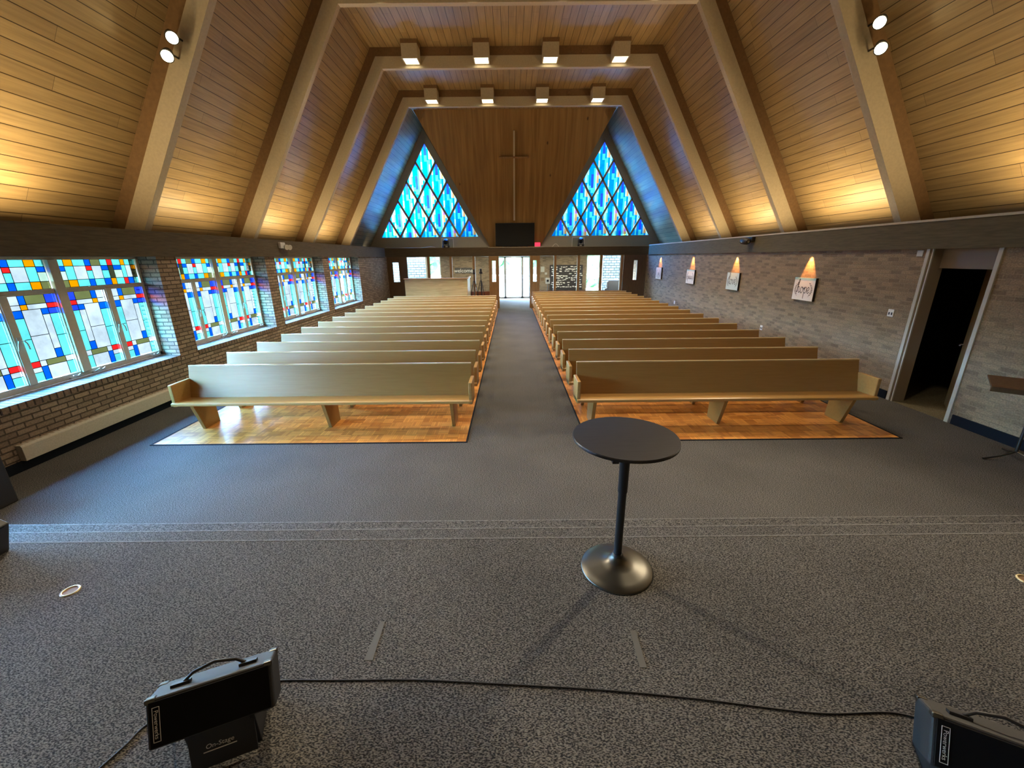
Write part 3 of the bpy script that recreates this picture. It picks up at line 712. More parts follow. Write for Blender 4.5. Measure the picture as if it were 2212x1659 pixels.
# ---- vestibule back wall, exterior doors, side windows
b = MB()
b.box((-4.08, 24.8, 0), (-1.27, 25.0, 2.55)); b.box((1.66, 24.8, 0), (4.40, 25.0, 2.55))
struct(b.build('wall_vestibule', 'brick'))
b = MB(); b.box((-8.1, 20.1, 0), (-8.0, 24.9, 2.5)); b.box((-8.1, 19.95, 0), (-6.25, 20.1, 2.5)); b.box((6.55, 20.1, 0), (6.65, 24.9, 2.5)); b.box((-8, 24.8, 2.40), (8.2, 25.0, 2.9))
struct(b.build('wall_vestibule_side', 'brick'))
b = MB()
x0, x1 = -1.27, 1.66
for xa, xb in ((x0, x0 + .05), (-.76, -.69), (-.40, -.28), (.605, .73), (1.06, 1.13), (x1 - .05, x1)): b.box((xa, 24.86, 0), (xb, 24.93, 2.40))
b.box((x0, 24.86, 2.33), (x1, 24.93, 2.40)); b.box((x0, 24.86, 0), (x1, 24.93, .10)); b.box((x0, 24.87, 1.09), (x1, 24.92, 1.115))
d4 = struct(b.build('door_4', plain('aluminium door frame', (0.30, 0.31, 0.30), 0.4, metal=0.3)))
MB().box((x0, 24.893, .1), (x1, 24.897, 2.33)).build('door_pane', 'clear', d4)
for n_, xa, xb in ((9, -8.0, -4.08), (10, 4.40, 6.55)):
    b = MB(); b.box((xa, 24.86, 0), (xa + .06, 24.93, 2.4)); b.box((xb - .06, 24.86, 0), (xb, 24.93, 2.4)); b.box((xa, 24.86, .0), (xb, 24.93, .06)); b.box((xa, 24.87, 1.02), (xb, 24.91, 1.05))
    xm = -4.93 if n_ == 9 else 5.25
    b.box((xm - .05, 24.86, 0), (xm + .05, 24.93, 2.4))
    r_ = struct(b.build('window_%d' % n_, 'white_trim')); MB().box((xa, 24.893, .06), (xb, 24.897, 2.4)).build('window_pane', 'clear', r_)

for x in (-5.5, -2.6, 0.2, 3.0, 5.4):
    light('AREA', 'vestibule_fill_light', (x, 23.2, 2.37), (x, 23.6, 0), 45, (1.0, 0.86, 0.66), shape='SQUARE', size=0.4)  # fill lamps added under the vestibule ceiling to brighten its brick
# ---- outdoors
b = MB().prism([(-9.3, 25.0), (12, 25.0), (24, 60), (-21, 60)], 'z', -0.12, -0.02); struct(b.build('ground', 'concrete'))
b = MB().prism([(-11.5, 33), (-1.5, 33), (-1.5, 40), (-14.0, 40)], 'z', -0.04, -0.018).prism([(3.0, 33), (14, 33), (16, 36.2), (3.0, 36.2)], 'z', -0.04, -0.018); tag(b.build('lawn', 'grass'), 'green lawn outside beyond the glass entrance doors', 'lawn')
for x0, x1, side in ((-8.3, -5.25, 'left'), (5.75, 8.6, 'right')):
    b = MB().box((x0, 26.6, -.02), (x1, 27.0, 3.0)); struct(b.build('wall_outside_' + side, 'stone'))
def tree(x, y, h, r, label, seed):
    rn = random.Random(seed); t = thing('tree', label, 'tree', (x, y, -0.02), 0, 'trees outside the entrance')
    MB().tube([(0, 0, 0), (0.05, 0, h * .35), (0, .1, h * .7)], [r * .09, r * .07, r * .03], 8).build('trunk', 'bark', t)
    bm = bmesh.new()
    for k in range(16):
        a = rn.uniform(0, 6.28); rr = rn.uniform(0, .75) * r; z = h * rn.uniform(.38, 1.0); s = r * rn.uniform(.3, .55)
        bmesh.ops.create_icosphere(bm, subdivisions=2, radius=s, matrix=Matrix.Translation((rr * math.cos(a), rr * math.sin(a), z)))
    for v in bm.verts: v.co += Vector([rn.uniform(-.09, .09) * r for _ in range(3)])
    me = bpy.data.meshes.new('foliage'); bm.to_mesh(me); bm.free(); me.materials.append(M['leaf'])
    c = bpy.data.objects.new('foliage', me); COL.objects.link(c); c.parent = t
tree(-9.0, 42, 3.6, 1.9, 'leafy green tree seen through the left glass of the vestibule', 1)
tree(-1.8, 45, 3.6, 1.7, 'green tree seen through the left pane of the entrance doors', 2)
tree(9.2, 39.5, 3.5, 2.2, 'tall green tree seen through the right glass of the vestibule', 3)
tree(2.0, 52, 4.0, 2.4, 'distant tree showing above the middle of the entrance doors', 4)
def shrub(x, y, r, label, seed):
    rn = random.Random(seed); bm = bmesh.new()
    for k in range(9):
        s = r * rn.uniform(.35, .55); bmesh.ops.create_icosphere(bm, subdivisions=2, radius=s, matrix=Matrix.Translation((rn.uniform(-.7, .7) * r, rn.uniform(-.6, .6) * r, s * .8 + rn.uniform(0, .5) * r)))
    for v in bm.verts: v.co += Vector([rn.uniform(-.07, .07) * r for _ in range(3)]); v.co.z = max(v.co.z, 0)
    me = bpy.data.meshes.new('shrub'); bm.to_mesh(me); bm.free(); me.materials.append(M['leaf'])
    c = bpy.data.objects.new('shrub', me); COL.objects.link(c); c.location = (x, y, 0); tag(c, label, 'shrub')
shrub(6.4, 34.2, .75, 'low green shrub outside the right vestibule glass', 8)

# ------------------------------------------------------------------ pews
ORD = ['front', 'second', 'third', 'fourth', 'fifth', 'sixth', 'seventh', 'eighth', 'ninth', 'tenth', 'eleventh', 'twelfth', 'thirteenth', 'fourteenth', 'fifteenth', 'sixteenth']
PY0, PSP, PH = 5.796, 0.841, 0.89
PL = 4.205                                     # overall length
def make_pew():
    t = thing('pew', 'pew', 'pew')
    x0, x1 = 0.05, PL - 0.05
    s = MB(); s.prism([(-0.43, .405), (-0.07, .395), (-0.07, .43), (-0.40, .452), (-0.43, .44)], 'x', 0.0, PL)
    s.build('seat', 'pew_edge', t, bevel=0.006)
    bk = MB(); bk.prism([(-0.125, .40), (-0.09, .40), (0.022, PH - .012), (0.012, PH), (-0.006, PH), (-0.012, PH - .012)], 'x', x0 - .01, x1 + .01)
    bk.build('backrest', 'pew', t, bevel=0.004)
    cp = MB(); cp.prism([(-0.016, PH - .016), (0.024, PH - .016), (0.020, PH + .002), (-0.010, PH + .002)], 'x', x0 - .012, x1 + .012); cp.build('top_highlight', 'pew_highlight', t, bevel=0.004)  # thin cap added to carry the painted top-edge highlight
    for xa in (0.0, PL - 0.05):
        a = MB(); a.prism([(-0.40, .385), (-0.06, .36), (-0.035, .705), (-0.405, .705)], 'x', xa, xa + 0.05)
        a.build('end_panel', 'pew_edge', t, bevel=0.010, seg=3)
    for xl in (0.26, PL / 2, PL - 0.30):
        l = MB(); l.prism([(-0.405, .405), (0.01, .40), (0.04, 0.0), (-0.265, 0.0)], 'x', xl - .025, xl + .025)
        l.build('leg', 'pew', t, bevel=0.004)
    return t
pew0 = make_pew(); first = True
for side, x, n in (('left', -4.76, 14), ('right', 0.905, 16)):
    for i in range(n):
        where = 'beside the stained glass windows' if side == 'left' else 'beside the brick wall with canvas signs'
        if i == 0: lab = 'light oak pew in the front row, %s of the aisle' % side
        elif i == n - 1: lab = 'rearmost oak pew %s of the aisle' % side + (', just before the wooden booth' if side == 'left' else ', just before the glass partition')
        else: lab = '%s oak pew from the front, %s of the aisle' % (ORD[i], side)
        g = 'oak pews %s of the aisle' % side
        loc = (x, PY0 + PSP * i, 0.004)
        if first: pew0.location = loc; pew0['label'] = lab; pew0['group'] = g; first = False
        else: dup(pew0, loc, None, lab, g)

# ------------------------------------------------------------------ ceiling lights
def make_fixture():
    t = thing('ceiling_light', 'x', 'ceiling light')
    W = 0.215
    o = MB(); o.box((-W, -.43, .14), (W, -.012, .50)); o.build('housing', 'frame_tan', t, bevel=.004)
    o = MB(); o.box((-W - .006, -.436, .335), (W + .006, -.012, .50)); o.build('housing_cap', 'frame_brown', t)
    c = MB()
    for a, b_ in (((-W, -.43, 0), (-W + .03, 0, .14)), ((W - .03, -.43, 0), (W, 0, .14)), ((-W + .03, -.43, 0), (W - .03, -.40, .14)), ((-W + .03, -.03, 0), (W - .03, 0, .14))): c.box(a, b_)
    c.build('collar', 'frame_tan', t)
    MB().box((-W + .03, -.40, .015), (W - .03, -.03, .03)).build('lens', 'lamp_glow', t)
    return t
f0 = make_fixture(); first = True
XF = [-2.66, -0.745, 1.125, 3.03]
PN = ['leftmost', 'second from left', 'third from left', 'rightmost']
for fi, (fy, rn_) in enumerate(((FR_Y[3], 'rearmost roof frame'), (FR_Y[2], 'middle roof frame'))):
    for i, x in enumerate(XF):
        lab = '%s square downlight box on the %s' % (PN[i], rn_)
        loc = (x, fy - 0.002, 7.475)
        g = 'square downlights on the roof frames'
        if first: f0.location = loc; f0['label'] = lab; f0['group'] = g; first = False
        else: dup(f0, loc, None, lab, g)
for fy in FR_Y[1:]:
    for x in XF:
        light('SPOT', 'downlight', (x, fy - 0.22, 7.46), (x, fy - 0.22, 0), 400, WARM, spot_size=R(110), spot_blend=0.6, shadow_soft_size=0.12)
for fy, nm in ((FR_Y[2], 'middle'), (FR_Y[3], 'rearmost')):
    for x, s_ in ((-1.68, 'left'), (2.06, 'right')):
        o = MB().box((-.05, -.03, -.045), (.05, 0.01, .045)).build('junction_box', 'frame_brown', loc=(x, fy, 7.78)); tag(o, 'small brown box on the %s roof frame, %s of centre' % (nm, s_), 'box', 'junction boxes on roof frames')

# ------------------------------------------------------------------ stage spotlights on the nearest roof frame
def spot_thing(loc, tgt, label):
    t = thing('stage_spotlight', label, 'spotlight', loc, 0, 'stage spotlights on the nearest roof frame')
    d = (Vector(tgt) - Vector(loc)).normalized()
    q = d.to_track_quat('Z', 'Y').to_matrix().to_4x4()
    MB().lathe([(0.035, -.14), (.06, -.12), (.075, -.02), (.085, .07), (.085, .075)], 20, mat=q, caps=True).build('can', 'black', t)
    MB().lathe([(0.0001, .078), (.072, .078)], 20, mat=q, caps=False).build('lamp_face', 'spot_glow', t)
    MB().tube([Vector((0, 0, 0)), Vector((0, 0.10, .04)), Vector((0, .22, .04))], .014, 8).build('bracket', 'black', t)
    light('SPOT', 'spot_beam', Vector(loc) + d * .11, tgt, 620, WARM, spot_size=R(75), spot_blend=0.8, shadow_soft_size=0.05)
for loc, tgt, lab in (((-4.86, 7.12, 5.44), (0.6, 0.6, .5), 'upper of the two glowing spotlights on the left roof frame'),
                      ((-4.97, 7.12, 5.22), (-1.5, 0.6, .5), 'lower of the two glowing spotlights on the left roof frame'),
                      ((5.33, 7.12, 5.54), (-0.6, 0.6, .5), 'upper of the two glowing spotlights on the right roof frame'),
                      ((5.41, 7.12, 5.23), (1.5, 0.6, .5), 'lower of the two glowing spotlights on the right roof frame')):
    spot_thing(loc, tgt, lab)

# ------------------------------------------------------------------ canvases
LET = {
 'h': (.85, [[(0, 0), (.05, .3), (.35, 1.6), (.48, 2.1), (.38, 2.25), (.24, 1.9), (.16, 1.0), (.12, 0)], [(.13, .5), (.3, .95), (.5, .95), (.53, .55), (.52, .1), (.64, 0), (.85, .25)]]),
 'o': (.8, [[(.5, .95), (.2, .9), (.05, .5), (.15, .06), (.42, 0), (.66, .4), (.6, .85), (.45, .95), (.6, .78), (.85, .8)]]),
 'p': (.8, [[(.05, .5), (.22, .98), (.2, 0), (.16, -.95)], [(.2, .5), (.42, .97), (.68, .85), (.72, .4), (.52, .02), (.24, .1)]]),
 'e': (.75, [[(.05, .35), (.4, .45), (.58, .75), (.4, 1.0), (.16, .78), (.12, .3), (.35, 0), (.72, .25)]]),
 'l': (.5, [[(0, .2), (.3, 1.2), (.45, 2.0), (.32, 2.2), (.18, 1.6), (.15, .4), (.28, 0), (.5, .2)]]),
 'v': (.8, [[(0, .8), (.15, .95), (.25, .5), (.38, 0), (.6, .5), (.68, .95), (.85, .8)]]),
 'j': (.45, [[(.25, .95), (.25, -.5), (.1, -1), (-.1, -.7), (.45, .1)], [(.22, 1.35), (.28, 1.42)]]),
 'y': (.8, [[(0, .95), (.1, .3), (.32, .08), (.58, .95), (.55, -.5), (.3, -1), (.12, -.7), (.8, .1)]]),
 'a': (.85, [[(.6, .85), (.3, 1), (.06, .5), (.2, .0), (.5, .3), (.62, .95), (.6, .2), (.72, 0), (.88, .25)]]),
 'c': (.7, [[(.6, .8), (.35, 1), (.08, .5), (.3, 0), (.68, .25)]]),
}
def canvas(yc, word, label, face, hh=.235, hw=.32, stripe=True, lz=.14):
    zc = 1.645
    t = thing('canvas_sign', label, 'sign', (XR, yc, zc), 0, 'word canvases on the brick wall')
    b = MB().box((-.05, -hw, -hh), (0, hw, hh)); b.build('canvas_edge', 'black', t)
    f = MB(); f.box((-.054, -hw, -hh), (-.05, hw, hh), 0)
    if stripe: f.box((-.055, -hw, hh - .045), (-.054, hw, hh), 1)
    f.build('canvas_face', [face, 'aqua'], t)
    w = sum(LET[c][0] for c in word); sc = min(lz, 1.25 * hw / w); mt = frame_mat((-.0562, w * sc / 2, -.08), (0, -1, 0), (0, 0, 1))
    l = MB(); x = 0
    for c in word:
        for st in LET[c][1]: l.ribbon([(x * sc + p.x * sc, p.y * sc) for p in smoothpts(st)], .014, 0, mt)
        x += LET[c][0]
    for sg in (-1, 1):            # leafy bracket on either side
        pts = [(sg * (hw * .80 - .10 * (k / 8 - .5) ** 2 * 3.2), -.135 + .27 * k / 8) for k in range(9)]
        m2 = frame_mat((-.0562, 0, -.02), (0, -1, 0), (0, 0, 1))
        l.ribbon(pts, .006, 0, m2)
        for k in range(1, 9):
            p = pts[k]
            for s2 in (-1, 1): l.add([(p[0], p[1], 0), (p[0] + s2 * .022, p[1] + .004, 0), (p[0] + s2 * .03, p[1] + .018, 0), (p[0] + s2 * .008, p[1] + .016, 0)], [(0, 1, 2, 3) if s2 > 0 else (3, 2, 1, 0)], 0, False, m2)
    l.build('lettering', 'ink', t)
    light('SPOT', 'picture_light', (XR - .085, yc, 2.41), (XR - .012, yc, 1.95), 120, (1.0, 0.40, 0.11), spot_size=R(54), spot_blend=0.45, shadow_soft_size=0.02)
canvas(9.0, 'hope', 'white canvas with the word hope, nearest canvas on the brick wall', 'white')
canvas(11.96, 'love', 'pale blue canvas with the word love, second canvas on the wall', plain('pale blue canvas', (0.50, 0.62, 0.60), .7), stripe=False)
canvas(14.83, 'peace', 'white canvas with the word peace, third canvas along the wall', 'white')
canvas(18.05, 'joy', 'cream canvas with the word joy, farthest canvas on the wall', plain('cream canvas', (0.60, 0.53, 0.38), .7), stripe=False, lz=.11)

# small fittings on the right wall
def plate(x, y, z, hw, hh, label, name, mat='white', holes=0):
    o = MB().box((-.012, -hw, -hh), (0, hw, hh)).build(name, mat, loc=(x, y, z), bevel=.003); tag(o, label, 'wall plate')
    if holes:
        b = MB()
        for s_ in (-1, 1): b.box((-.0145, s_ * hw * .45 - .012, -.03), (-.012, s_ * hw * .45 + .012, .012))
        b.build('sockets', 'black', o)
plate(XR, 6.86, 1.41, .055, .06, 'white double switch plate on the brick wall beside the doorway', 'switch_plate', holes=2)
plate(XR, 6.63, 2.355, .05, .045, 'pale square box high on the brick wall beside the doorway', 'sensor_box', 'white_trim')
plate(XR, 10.32, .59, .05, .06, 'white outlet low on the brick wall behind the pews', 'outlet_plate', holes=2)
plate(XR, 16.1, .62, .05, .06, 'tiny white outlet low on the far end of the brick wall', 'outlet_plate')
plate(XR, 19.55, 1.55, .045, .045, 'small black thermostat on the brick wall by the rear door', 'thermostat', 'black')

# ------------------------------------------------------------------ rear wall: cross, television, ledge things
t = thing('cross', 'slender wooden cross mounted on the pine panel above the television', 'cross', (0.175, YR - .06 - 0.4236 * 1.30, 2.80 + 1.30)); t.rotation_euler = (LEAN, 0, 0)
MB().box((-.035, -.16, -.1), (.035, -.10, 3.42)).build('upright', 'frame_tan', t, bevel=.004)
MB().box((-.62, -.17, 2.43), (.62, -.09, 2.50)).build('crossbar', 'door_wood', t, bevel=.004)
b = MB()
for z in (0.1, 3.2): b.box((-.02, -.10, z), (.02, -.005, z + .05))
b.build('standoff', 'black', t)
t = thing('television', 'large black flat television standing on the rear ledge below the cross', 'television', (0.205, 20.085, 2.806))
MB().box((-.90, -.03, .04), (.90, .03, 1.045)).build('bezel', 'black', t, bevel=.005)
MB().box((-.888, -.033, .052), (.888, -.03, 1.033)).build('screen', 'screen', t)
for x in (-.55, .55): MB().prism([(-.075, 0), (.10, 0), (.02, .05), (-.02, .05)], 'x', x - .02, x + .02).build('foot', 'black', t)
for x, xc_, lab, yaw in ((-3.05, -3.0, 'black moving head light on the rear ledge below the left triangular window', R(25)), (3.3, 3.2, 'black moving head light on the rear ledge below the right triangular window', R(-10))):
    t = thing('moving_head_light', lab, 'stage light', (x, 20.3, 2.80), yaw, 'moving head lights on the rear ledge')
    MB().box((-.15, -.11, 0), (.15, .11, .11)).build('base', 'black', t, bevel=.01)
    b = MB()
    for s_ in (-1, 1): b.prism([(-.05, .11), (.05, .11), (.035, .32), (-.035, .32)], 'x', s_ * .115 - .018, s_ * .115 + .018)
    b.build('yoke', 'black', t)
    q = Matrix.Translation((0, 0, .28)) @ Matrix.Rotation(R(40), 4, 'X')
    MB().lathe([(.05, -.13), (.09, -.1), (.095, .06), (.08, .12)], 20, mat=q).build('head', 'black', t)
    MB().lathe([(.0001, .123), (.07, .123)], 20, mat=q, caps=False).build('lens', 'black', t)
    MB().box((-.05, -.113, .03), (.05, -.11, .08)).build('display', 'grey_plastic', t)
    o = MB().box((-.28, 0, 0), (.28, .006, .42)).build('light_backing_sheet', 'clear', loc=(xc_, 20.52, 2.80)); tag(o, 'clear white-edged sheet behind the moving head on the %s of the ledge' % ('left' if x < 0 else 'right'), 'sheet', 'clear sheets on the rear ledge')
    b = MB()
    for a, c in (((-.29, -.004, 0), (-.27, .01, .43)), ((.27, -.004, 0), (.29, .01, .43)), ((-.27, -.004, .41), (.27, .01, .43))): b.box(a, c)
    b.build('sheet_edge', 'white', o)
t = thing('exit_sign', 'small glowing red exit light on the ledge right of the television', 'exit sign', (1.25, 20.1, 2.80))
MB().box((-.13, -.03, .02), (.13, .03, .20)).build('sign_face', 'red_glow', t, bevel=.02)
MB().box((-.15, -.05, 0), (.24, .05, .02)).build('sign_base', 'grey_plastic', t)
def cable(pts, r, label, name='cable', mat='black'):
    P = [Vector(p) for p in pts]; out = []
    for i in range(len(P) - 1):
        p0, p1, p2, p3 = P[max(i - 1, 0)], P[i], P[i + 1], P[min(i + 2, len(P) - 1)]
        for k in range(6):
            tt = k / 6; out.append(0.5 * ((2 * p1) + (p2 - p0) * tt + (2 * p0 - 5 * p1 + 4 * p2 - p3) * tt * tt + (3 * p1 - p0 - 3 * p2 + p3) * tt ** 3))
    out.append(P[-1])
    o = MB().tube(out, r, 8).build(name, mat); return tag(o, label, 'cable')
cable([(-5.9, 20.2, 2.81), (-5.75, 20.25, 2.88), (-5.6, 20.2, 2.81), (-4.9, 20.25, 2.808), (-4.2, 20.2, 2.808), (-3.75, 20.22, 2.86), (-3.5, 20.2, 2.81)], .008, 'pale cable running along the rear ledge below the left triangular window', mat='grey_plastic')
cable([(1.95, 20.15, 2.808), (2.03, 20.15, 2.90), (2.1, 20.15, 2.93), (2.17, 20.15, 2.90), (2.25, 20.15, 2.808)], .008, 'small white cable loop on the ledge right of the exit light', mat='white')

# ---- fittings on the beams
t = thing('emergency_light', 'pale twin-head emergency light on the dark left beam', 'emergency light', (-5.745, 10.83, 2.67))
MB().box((0, -.16, -.05), (.07, .06, .09)).build('battery_case', 'grey_plastic', t, bevel=.012)
for y in (.02, .17): MB().lathe([(.03, -.05), (.055, -.03), (.065, .03)], 16, mat=Matrix.Translation((.10, y, -.02)) @ Matrix.Rotation(R(100), 4, 'Y') @ Matrix.Rotation(R(20), 4, 'X')).build('lamp_head', 'grey_plastic', t)
t = thing('camera', 'black security camera hanging from the right beam above the love canvas', 'camera', (6.30, 11.3, 2.72))
MB().box((-.09, -.17, -.02), (0, .2, .08)).build('mount', 'black', t, bevel=.01)
MB().lathe([(.075, -.12), (.085, 0), (.08, .12), (.05, .16)], 18, mat=Matrix.Translation((-.16, .02, -.02)) @ Matrix.Rotation(R(95), 4, 'X')).build('camera_body', 'black', t)
MB().lathe([(.0001, .162), (.03, .165)], 14, mat=Matrix.Translation((-.16, .02, -.02)) @ Matrix.Rotation(R(95), 4, 'X'), caps=False).build('camera_lens', 'chrome', t)

# ------------------------------------------------------------------ pedestal table
t = thing('pedestal_table', 'round black pedestal table standing on the carpet platform', 'table', (0.648, 2.12, SH))
MB().lathe([(.29, 0), (.2995, .004), (.30, .010), (.30, .016), (.297, .021)], 72, mat=Matrix.Translation((0, 0.03, .872)), smooth=False).build('table_top', ['table_wood'], t)
MB().lathe([(.222, 0), (.222, .006), (.215, .012), (.17, .026), (.11, .045), (.065, .062), (.042, .085), (.034, .10)], 56).build('base', 'metal_black', t)
MB().lathe([(.036, .088), (.036, .105), (.026, .112)], 28).build('base_collar', 'black', t)
MB().tube([(0, 0, .09), (0, 0, .60)], .0245, 20).build('lower_column', 'black', t)
MB().tube([(0, 0, .55), (0, 0.0, .874)], .0285, 20).build('upper_column', 'black', t)
b = MB().box((-.11, -.10, .862), (.11, .12, .872)); b.build('mounting_plate', 'black', t)
b = MB(); b.tube([(-.05, -.05, .858), (-.10, -.17, .852)], .006, 8); b.box((-.125, -.20, .838), (-.09, -.165, .858)); b.build('height_lever', 'black', t, bevel=.004)

# ------------------------------------------------------------------ floor monitors on tilt stands
def monitor(loc, yaw, label, lab2):
    t = thing('floor_monitor', label, 'speaker', loc, yaw, 'small monitor speakers on the platform')
    W, Hh, D = .40, .17, .135; tl = R(26)
    q = Matrix.Translation((0, 0, .372)) @ Matrix.Rotation(-tl, 4, 'X')
    # local: x along width, y away from the viewer, z up; top front left corner at the origin
    MB().box((0, .006, -Hh), (W, D, 0), mat=q).build('cabinet', 'black_tolex', t, bevel=.010, seg=3)
    MB().box((.012, 0, -Hh + .010), (W - .012, .006, -.010), mat=q).build('front_grille', 'grille', t)
    for x in (.0, W - .028):
        for y in (.004, D - .022):
            MB().box((x - .002, y - .002, -.016), (x + .03, y + .026, .003), mat=q).build('corner_guard', 'metal_black', t, bevel=.005)
    hm = MB(); hm.tube([q @ Vector(p) for p in ((.10, D * .45, .008), (.13, D * .45, .03), (.20, D * .45, .045), (.27, D * .45, .03), (.30, D * .45, .008))], .006, 8)
    for xx in (.06, .28): hm.box((xx, D * .36, 0), (xx + .06, D * .54, .010), mat=q)
    hm.build('strap_handle', 'black', t)
    pq = q @ frame_mat((.033, -.0015, -Hh / 2), (0, 0, -1), (1, 0, 0))
    b = MB(); hw, hh = .058, .011
    for a, c in (((-hw, -hh, 0), (hw, -hh + .0015, .001)), ((-hw, hh - .0015, 0), (hw, hh, .001)), ((-hw, -hh, 0), (-hw + .0015, hh, .001)), ((hw - .0015, -hh, 0), (hw, hh, .001))): b.box(a, c, mat=pq)
    b.text('Powerwerks', .0185, pq @ Matrix.Translation((0, 0, .001)))
    b.build('badge', 'lettering', t)
    MB().box((.355, .02, -Hh - .004), (.37, .10, -Hh + .0), mat=q).build('foot', 'black', t)
    s = MB()
    for x in (.08, .29):
        s.prism([(-.01, 0), (.20, 0), (.20, .018), (.15, .11), (.04, .20), (-.02, .20), (-.01, .05)], 'x', x, x + .02)
    s.box((.08, -.01, 0), (.31, .20, .012))
    st = s.build('tilt_stand', 'black', t, bevel=.003)
    qs = Matrix.Translation((.085, -.045, .012)) @ Matrix.Rotation(-R(14), 4, 'X')
    pl = MB().box((0, -.004, 0), (.22, .004, .165), mat=qs).build('stand_plate', 'black', t, bevel=.003)
    lg = MB(); lm = qs @ frame_mat((.10, -.0055, .085), (1, 0, 0), (0, 0, 1))
    lg.text('On-Stage', .025, lm, 0, .2); lg.box((-.055, -.021, 0), (.055, -.017, .0005), mat=lm)
    lg.build('stand_lettering', 'lettering', pl)
    return t
monitor((-1.327, 1.061, SH), R(22.1), 'small black monitor speaker on a tilt stand, left side of the platform', '')
monitor((1.435, 1.0, SH), R(-27), 'small black monitor speaker cropped at the right end of the platform', '')
z = SH + .004
cable([(-1.16, 1.40, z), (-1.08, 1.414, z), (-0.8, 1.412, z), (-0.457, 1.41, z), (-0.026, 1.385, z), (0.394, 1.356, z), (0.796, 1.315, z), (1.173, 1.263, z), (1.361, 1.247, z), (1.60, 1.25, z), (1.72, 1.22, z)], .0036, 'black cable lying across the platform between the two monitor speakers')
cable([(-1.38, 1.20, SH + .14), (-1.50, 1.28, z + .01), (-1.565, 1.22, z), (-1.582, 1.15, z), (-1.61, 1.076, z), (-1.67, .92, z)], .004, 'thin black cord trailing leftward from the left monitor speaker across the platform')

# floor outlets
for x, y, lab in ((-2.647, 1.971, 'brass ringed floor outlet on the left of the carpet platform'), (3.08, 1.985, 'brass ringed floor outlet on the right of the carpet platform')):
    t = thing('floor_outlet', lab, 'floor outlet', (x, y, SH), 0, 'brass floor outlets on the platform')
    MB().lathe([(.047, 0), (.045, .005), (.038, .006), (.034, .004), (.034, .001)], 28, caps=False).build('ring', 'brass', t)
    MB().lathe([(.0001, .0015), (.036, .0015)], 24, caps=False).build('outlet_cover', 'frame_brown', t)
# tape marks
for pts, lab in ((((-0.726, 1.737), (-0.700, 1.735), (-0.695, 1.512), (-0.738, 1.512)), 'strip of grey tape on the platform carpet, left of the table'), (((0.607, 1.667), (0.637, 1.665), (0.632, 1.461), (0.598, 1.462)), 'strip of grey tape on the platform carpet, in front of the table')):
    o = MB().prism(pts[::-1], 'z', SH, SH + .002).build('tape_mark', 'tape'); tag(o, lab, 'tape mark', 'tape marks on the platform')

# dark cabinets at the left edge
t = thing('subwoofer', 'tall black speaker cabinet on the floor by the left wall, cropped by the edge', 'speaker', (-5.43, 3.36, 0))
MB().box((-.32, -.34, .0), (.32, .34, .62)).build('cabinet', 'black_tolex', t, bevel=.012)
MB().box((-.28, -.345, .04), (.28, -.34, .58)).build('front_grille', 'grille', t)
t = thing('wedge_monitor', 'black wedge monitor at the left end of the platform, cropped by the edge', 'speaker', (-3.68, 2.12, SH))
MB().prism([(-.26, 0), (.24, 0), (.32, .22), (.20, .30), (-.26, .10)], 'y', -.22, .22).build('cabinet', 'black_tolex', t, bevel=.008)
b = MB(); b.prism([(.243, .03), (.315, .215), (.318, .214), (.246, .029)], 'y', -.19, .19); b.build('front_grille', 'grille', t)

# music stand at the right edge
MS = (5.95, 4.36, 0); MSR = R(-40)
t = thing('music_stand', 'dark wooden-topped music stand by the right wall, cropped by the edge', 'music stand', MS, MSR)
MB().tube([(0, 0, .10), (0, 0, .87)], .016, 12).build('pole', 'metal_black', t)
for a in (215, 335, 95):
    b = MB().tube([(0, 0, .11), (.15 * math.cos(R(a)), .15 * math.sin(R(a)), .05), (.33 * math.cos(R(a)), .33 * math.sin(R(a)), .012)], .011, 8); b.build('leg', 'metal_black' if a != 335 else 'chrome', t)
q = Matrix.Translation((0, -.16, .875)) @ Matrix.Rotation(R(-79), 4, 'X')
MB().box((-.40, -.02, 0), (.24, .0, .32), mat=q).build('desk', 'dark_wood', t, bevel=.004)
MB().box((-.40, -.02, -.025), (.24, .045, .0), mat=q).build('lip', 'dark_wood', t, bevel=.004)
o = MB().box((-.25, .001, .03), (.05, .008, .28), mat=q).build('sheet_music', 'frame_tan', loc=MS); o.rotation_euler = (0, 0, MSR); tag(o, 'brown folder resting on the music stand', 'folder')

# ------------------------------------------------------------------ sound booth and gear behind the left pews
t = thing('sound_booth', 'pale pine plywood sound booth behind the left pews', 'booth', (-3.15, 17.85, 0))
MB().box((-1.32, 0, 0), (1.26, .03, 1.50)).build('front_panel', 'booth', t)
MB().box((1.26, 0, 0), (1.30, 1.2, 1.50)).build('side_panel', 'booth', t)
MB().box((-1.36, 0.0, 0), (-1.32, 1.2, 1.50)).build('side_panel', 'booth', t)
MB().prism([(0, 0), (1.2, 0), (1.2, .06), (0, .0)], 'x', 1.26, 1.34).build('cap', 'booth', t).location = (0, 0, 1.50)
MB().box((-1.40, -.05, 1.50), (1.36, .30, 1.53)).build('counter', 'pew_edge', t, bevel=.004)
MB().box((-1.32, .35, .72), (1.26, 1.15, .75)).build('desk_top', 'booth', t)
def tripod(x, y, h, label):
    t = thing('tripod', label, 'tripod', (x, y, 0), random.random(), 'tripods behind the sound booth')
    for k in range(3):
        a = k * 2.094 + .5; MB().tube([(.03 * math.cos(a), .03 * math.sin(a), h * .72), (.36 * math.cos(a), .36 * math.sin(a), 0.01)], .016, 8).build('leg', 'black', t)
    MB().tube([(0, 0, h * .35), (0, 0, h * .88)], .017, 8).build('centre_column', 'black', t)
    b = MB().box((-.06, -.07, h * .88), (.06, .07, h * .93)); b.box((-.04, -.05, h * .93), (.04, .05, h)); b.build('head', 'black', t, bevel=.01)
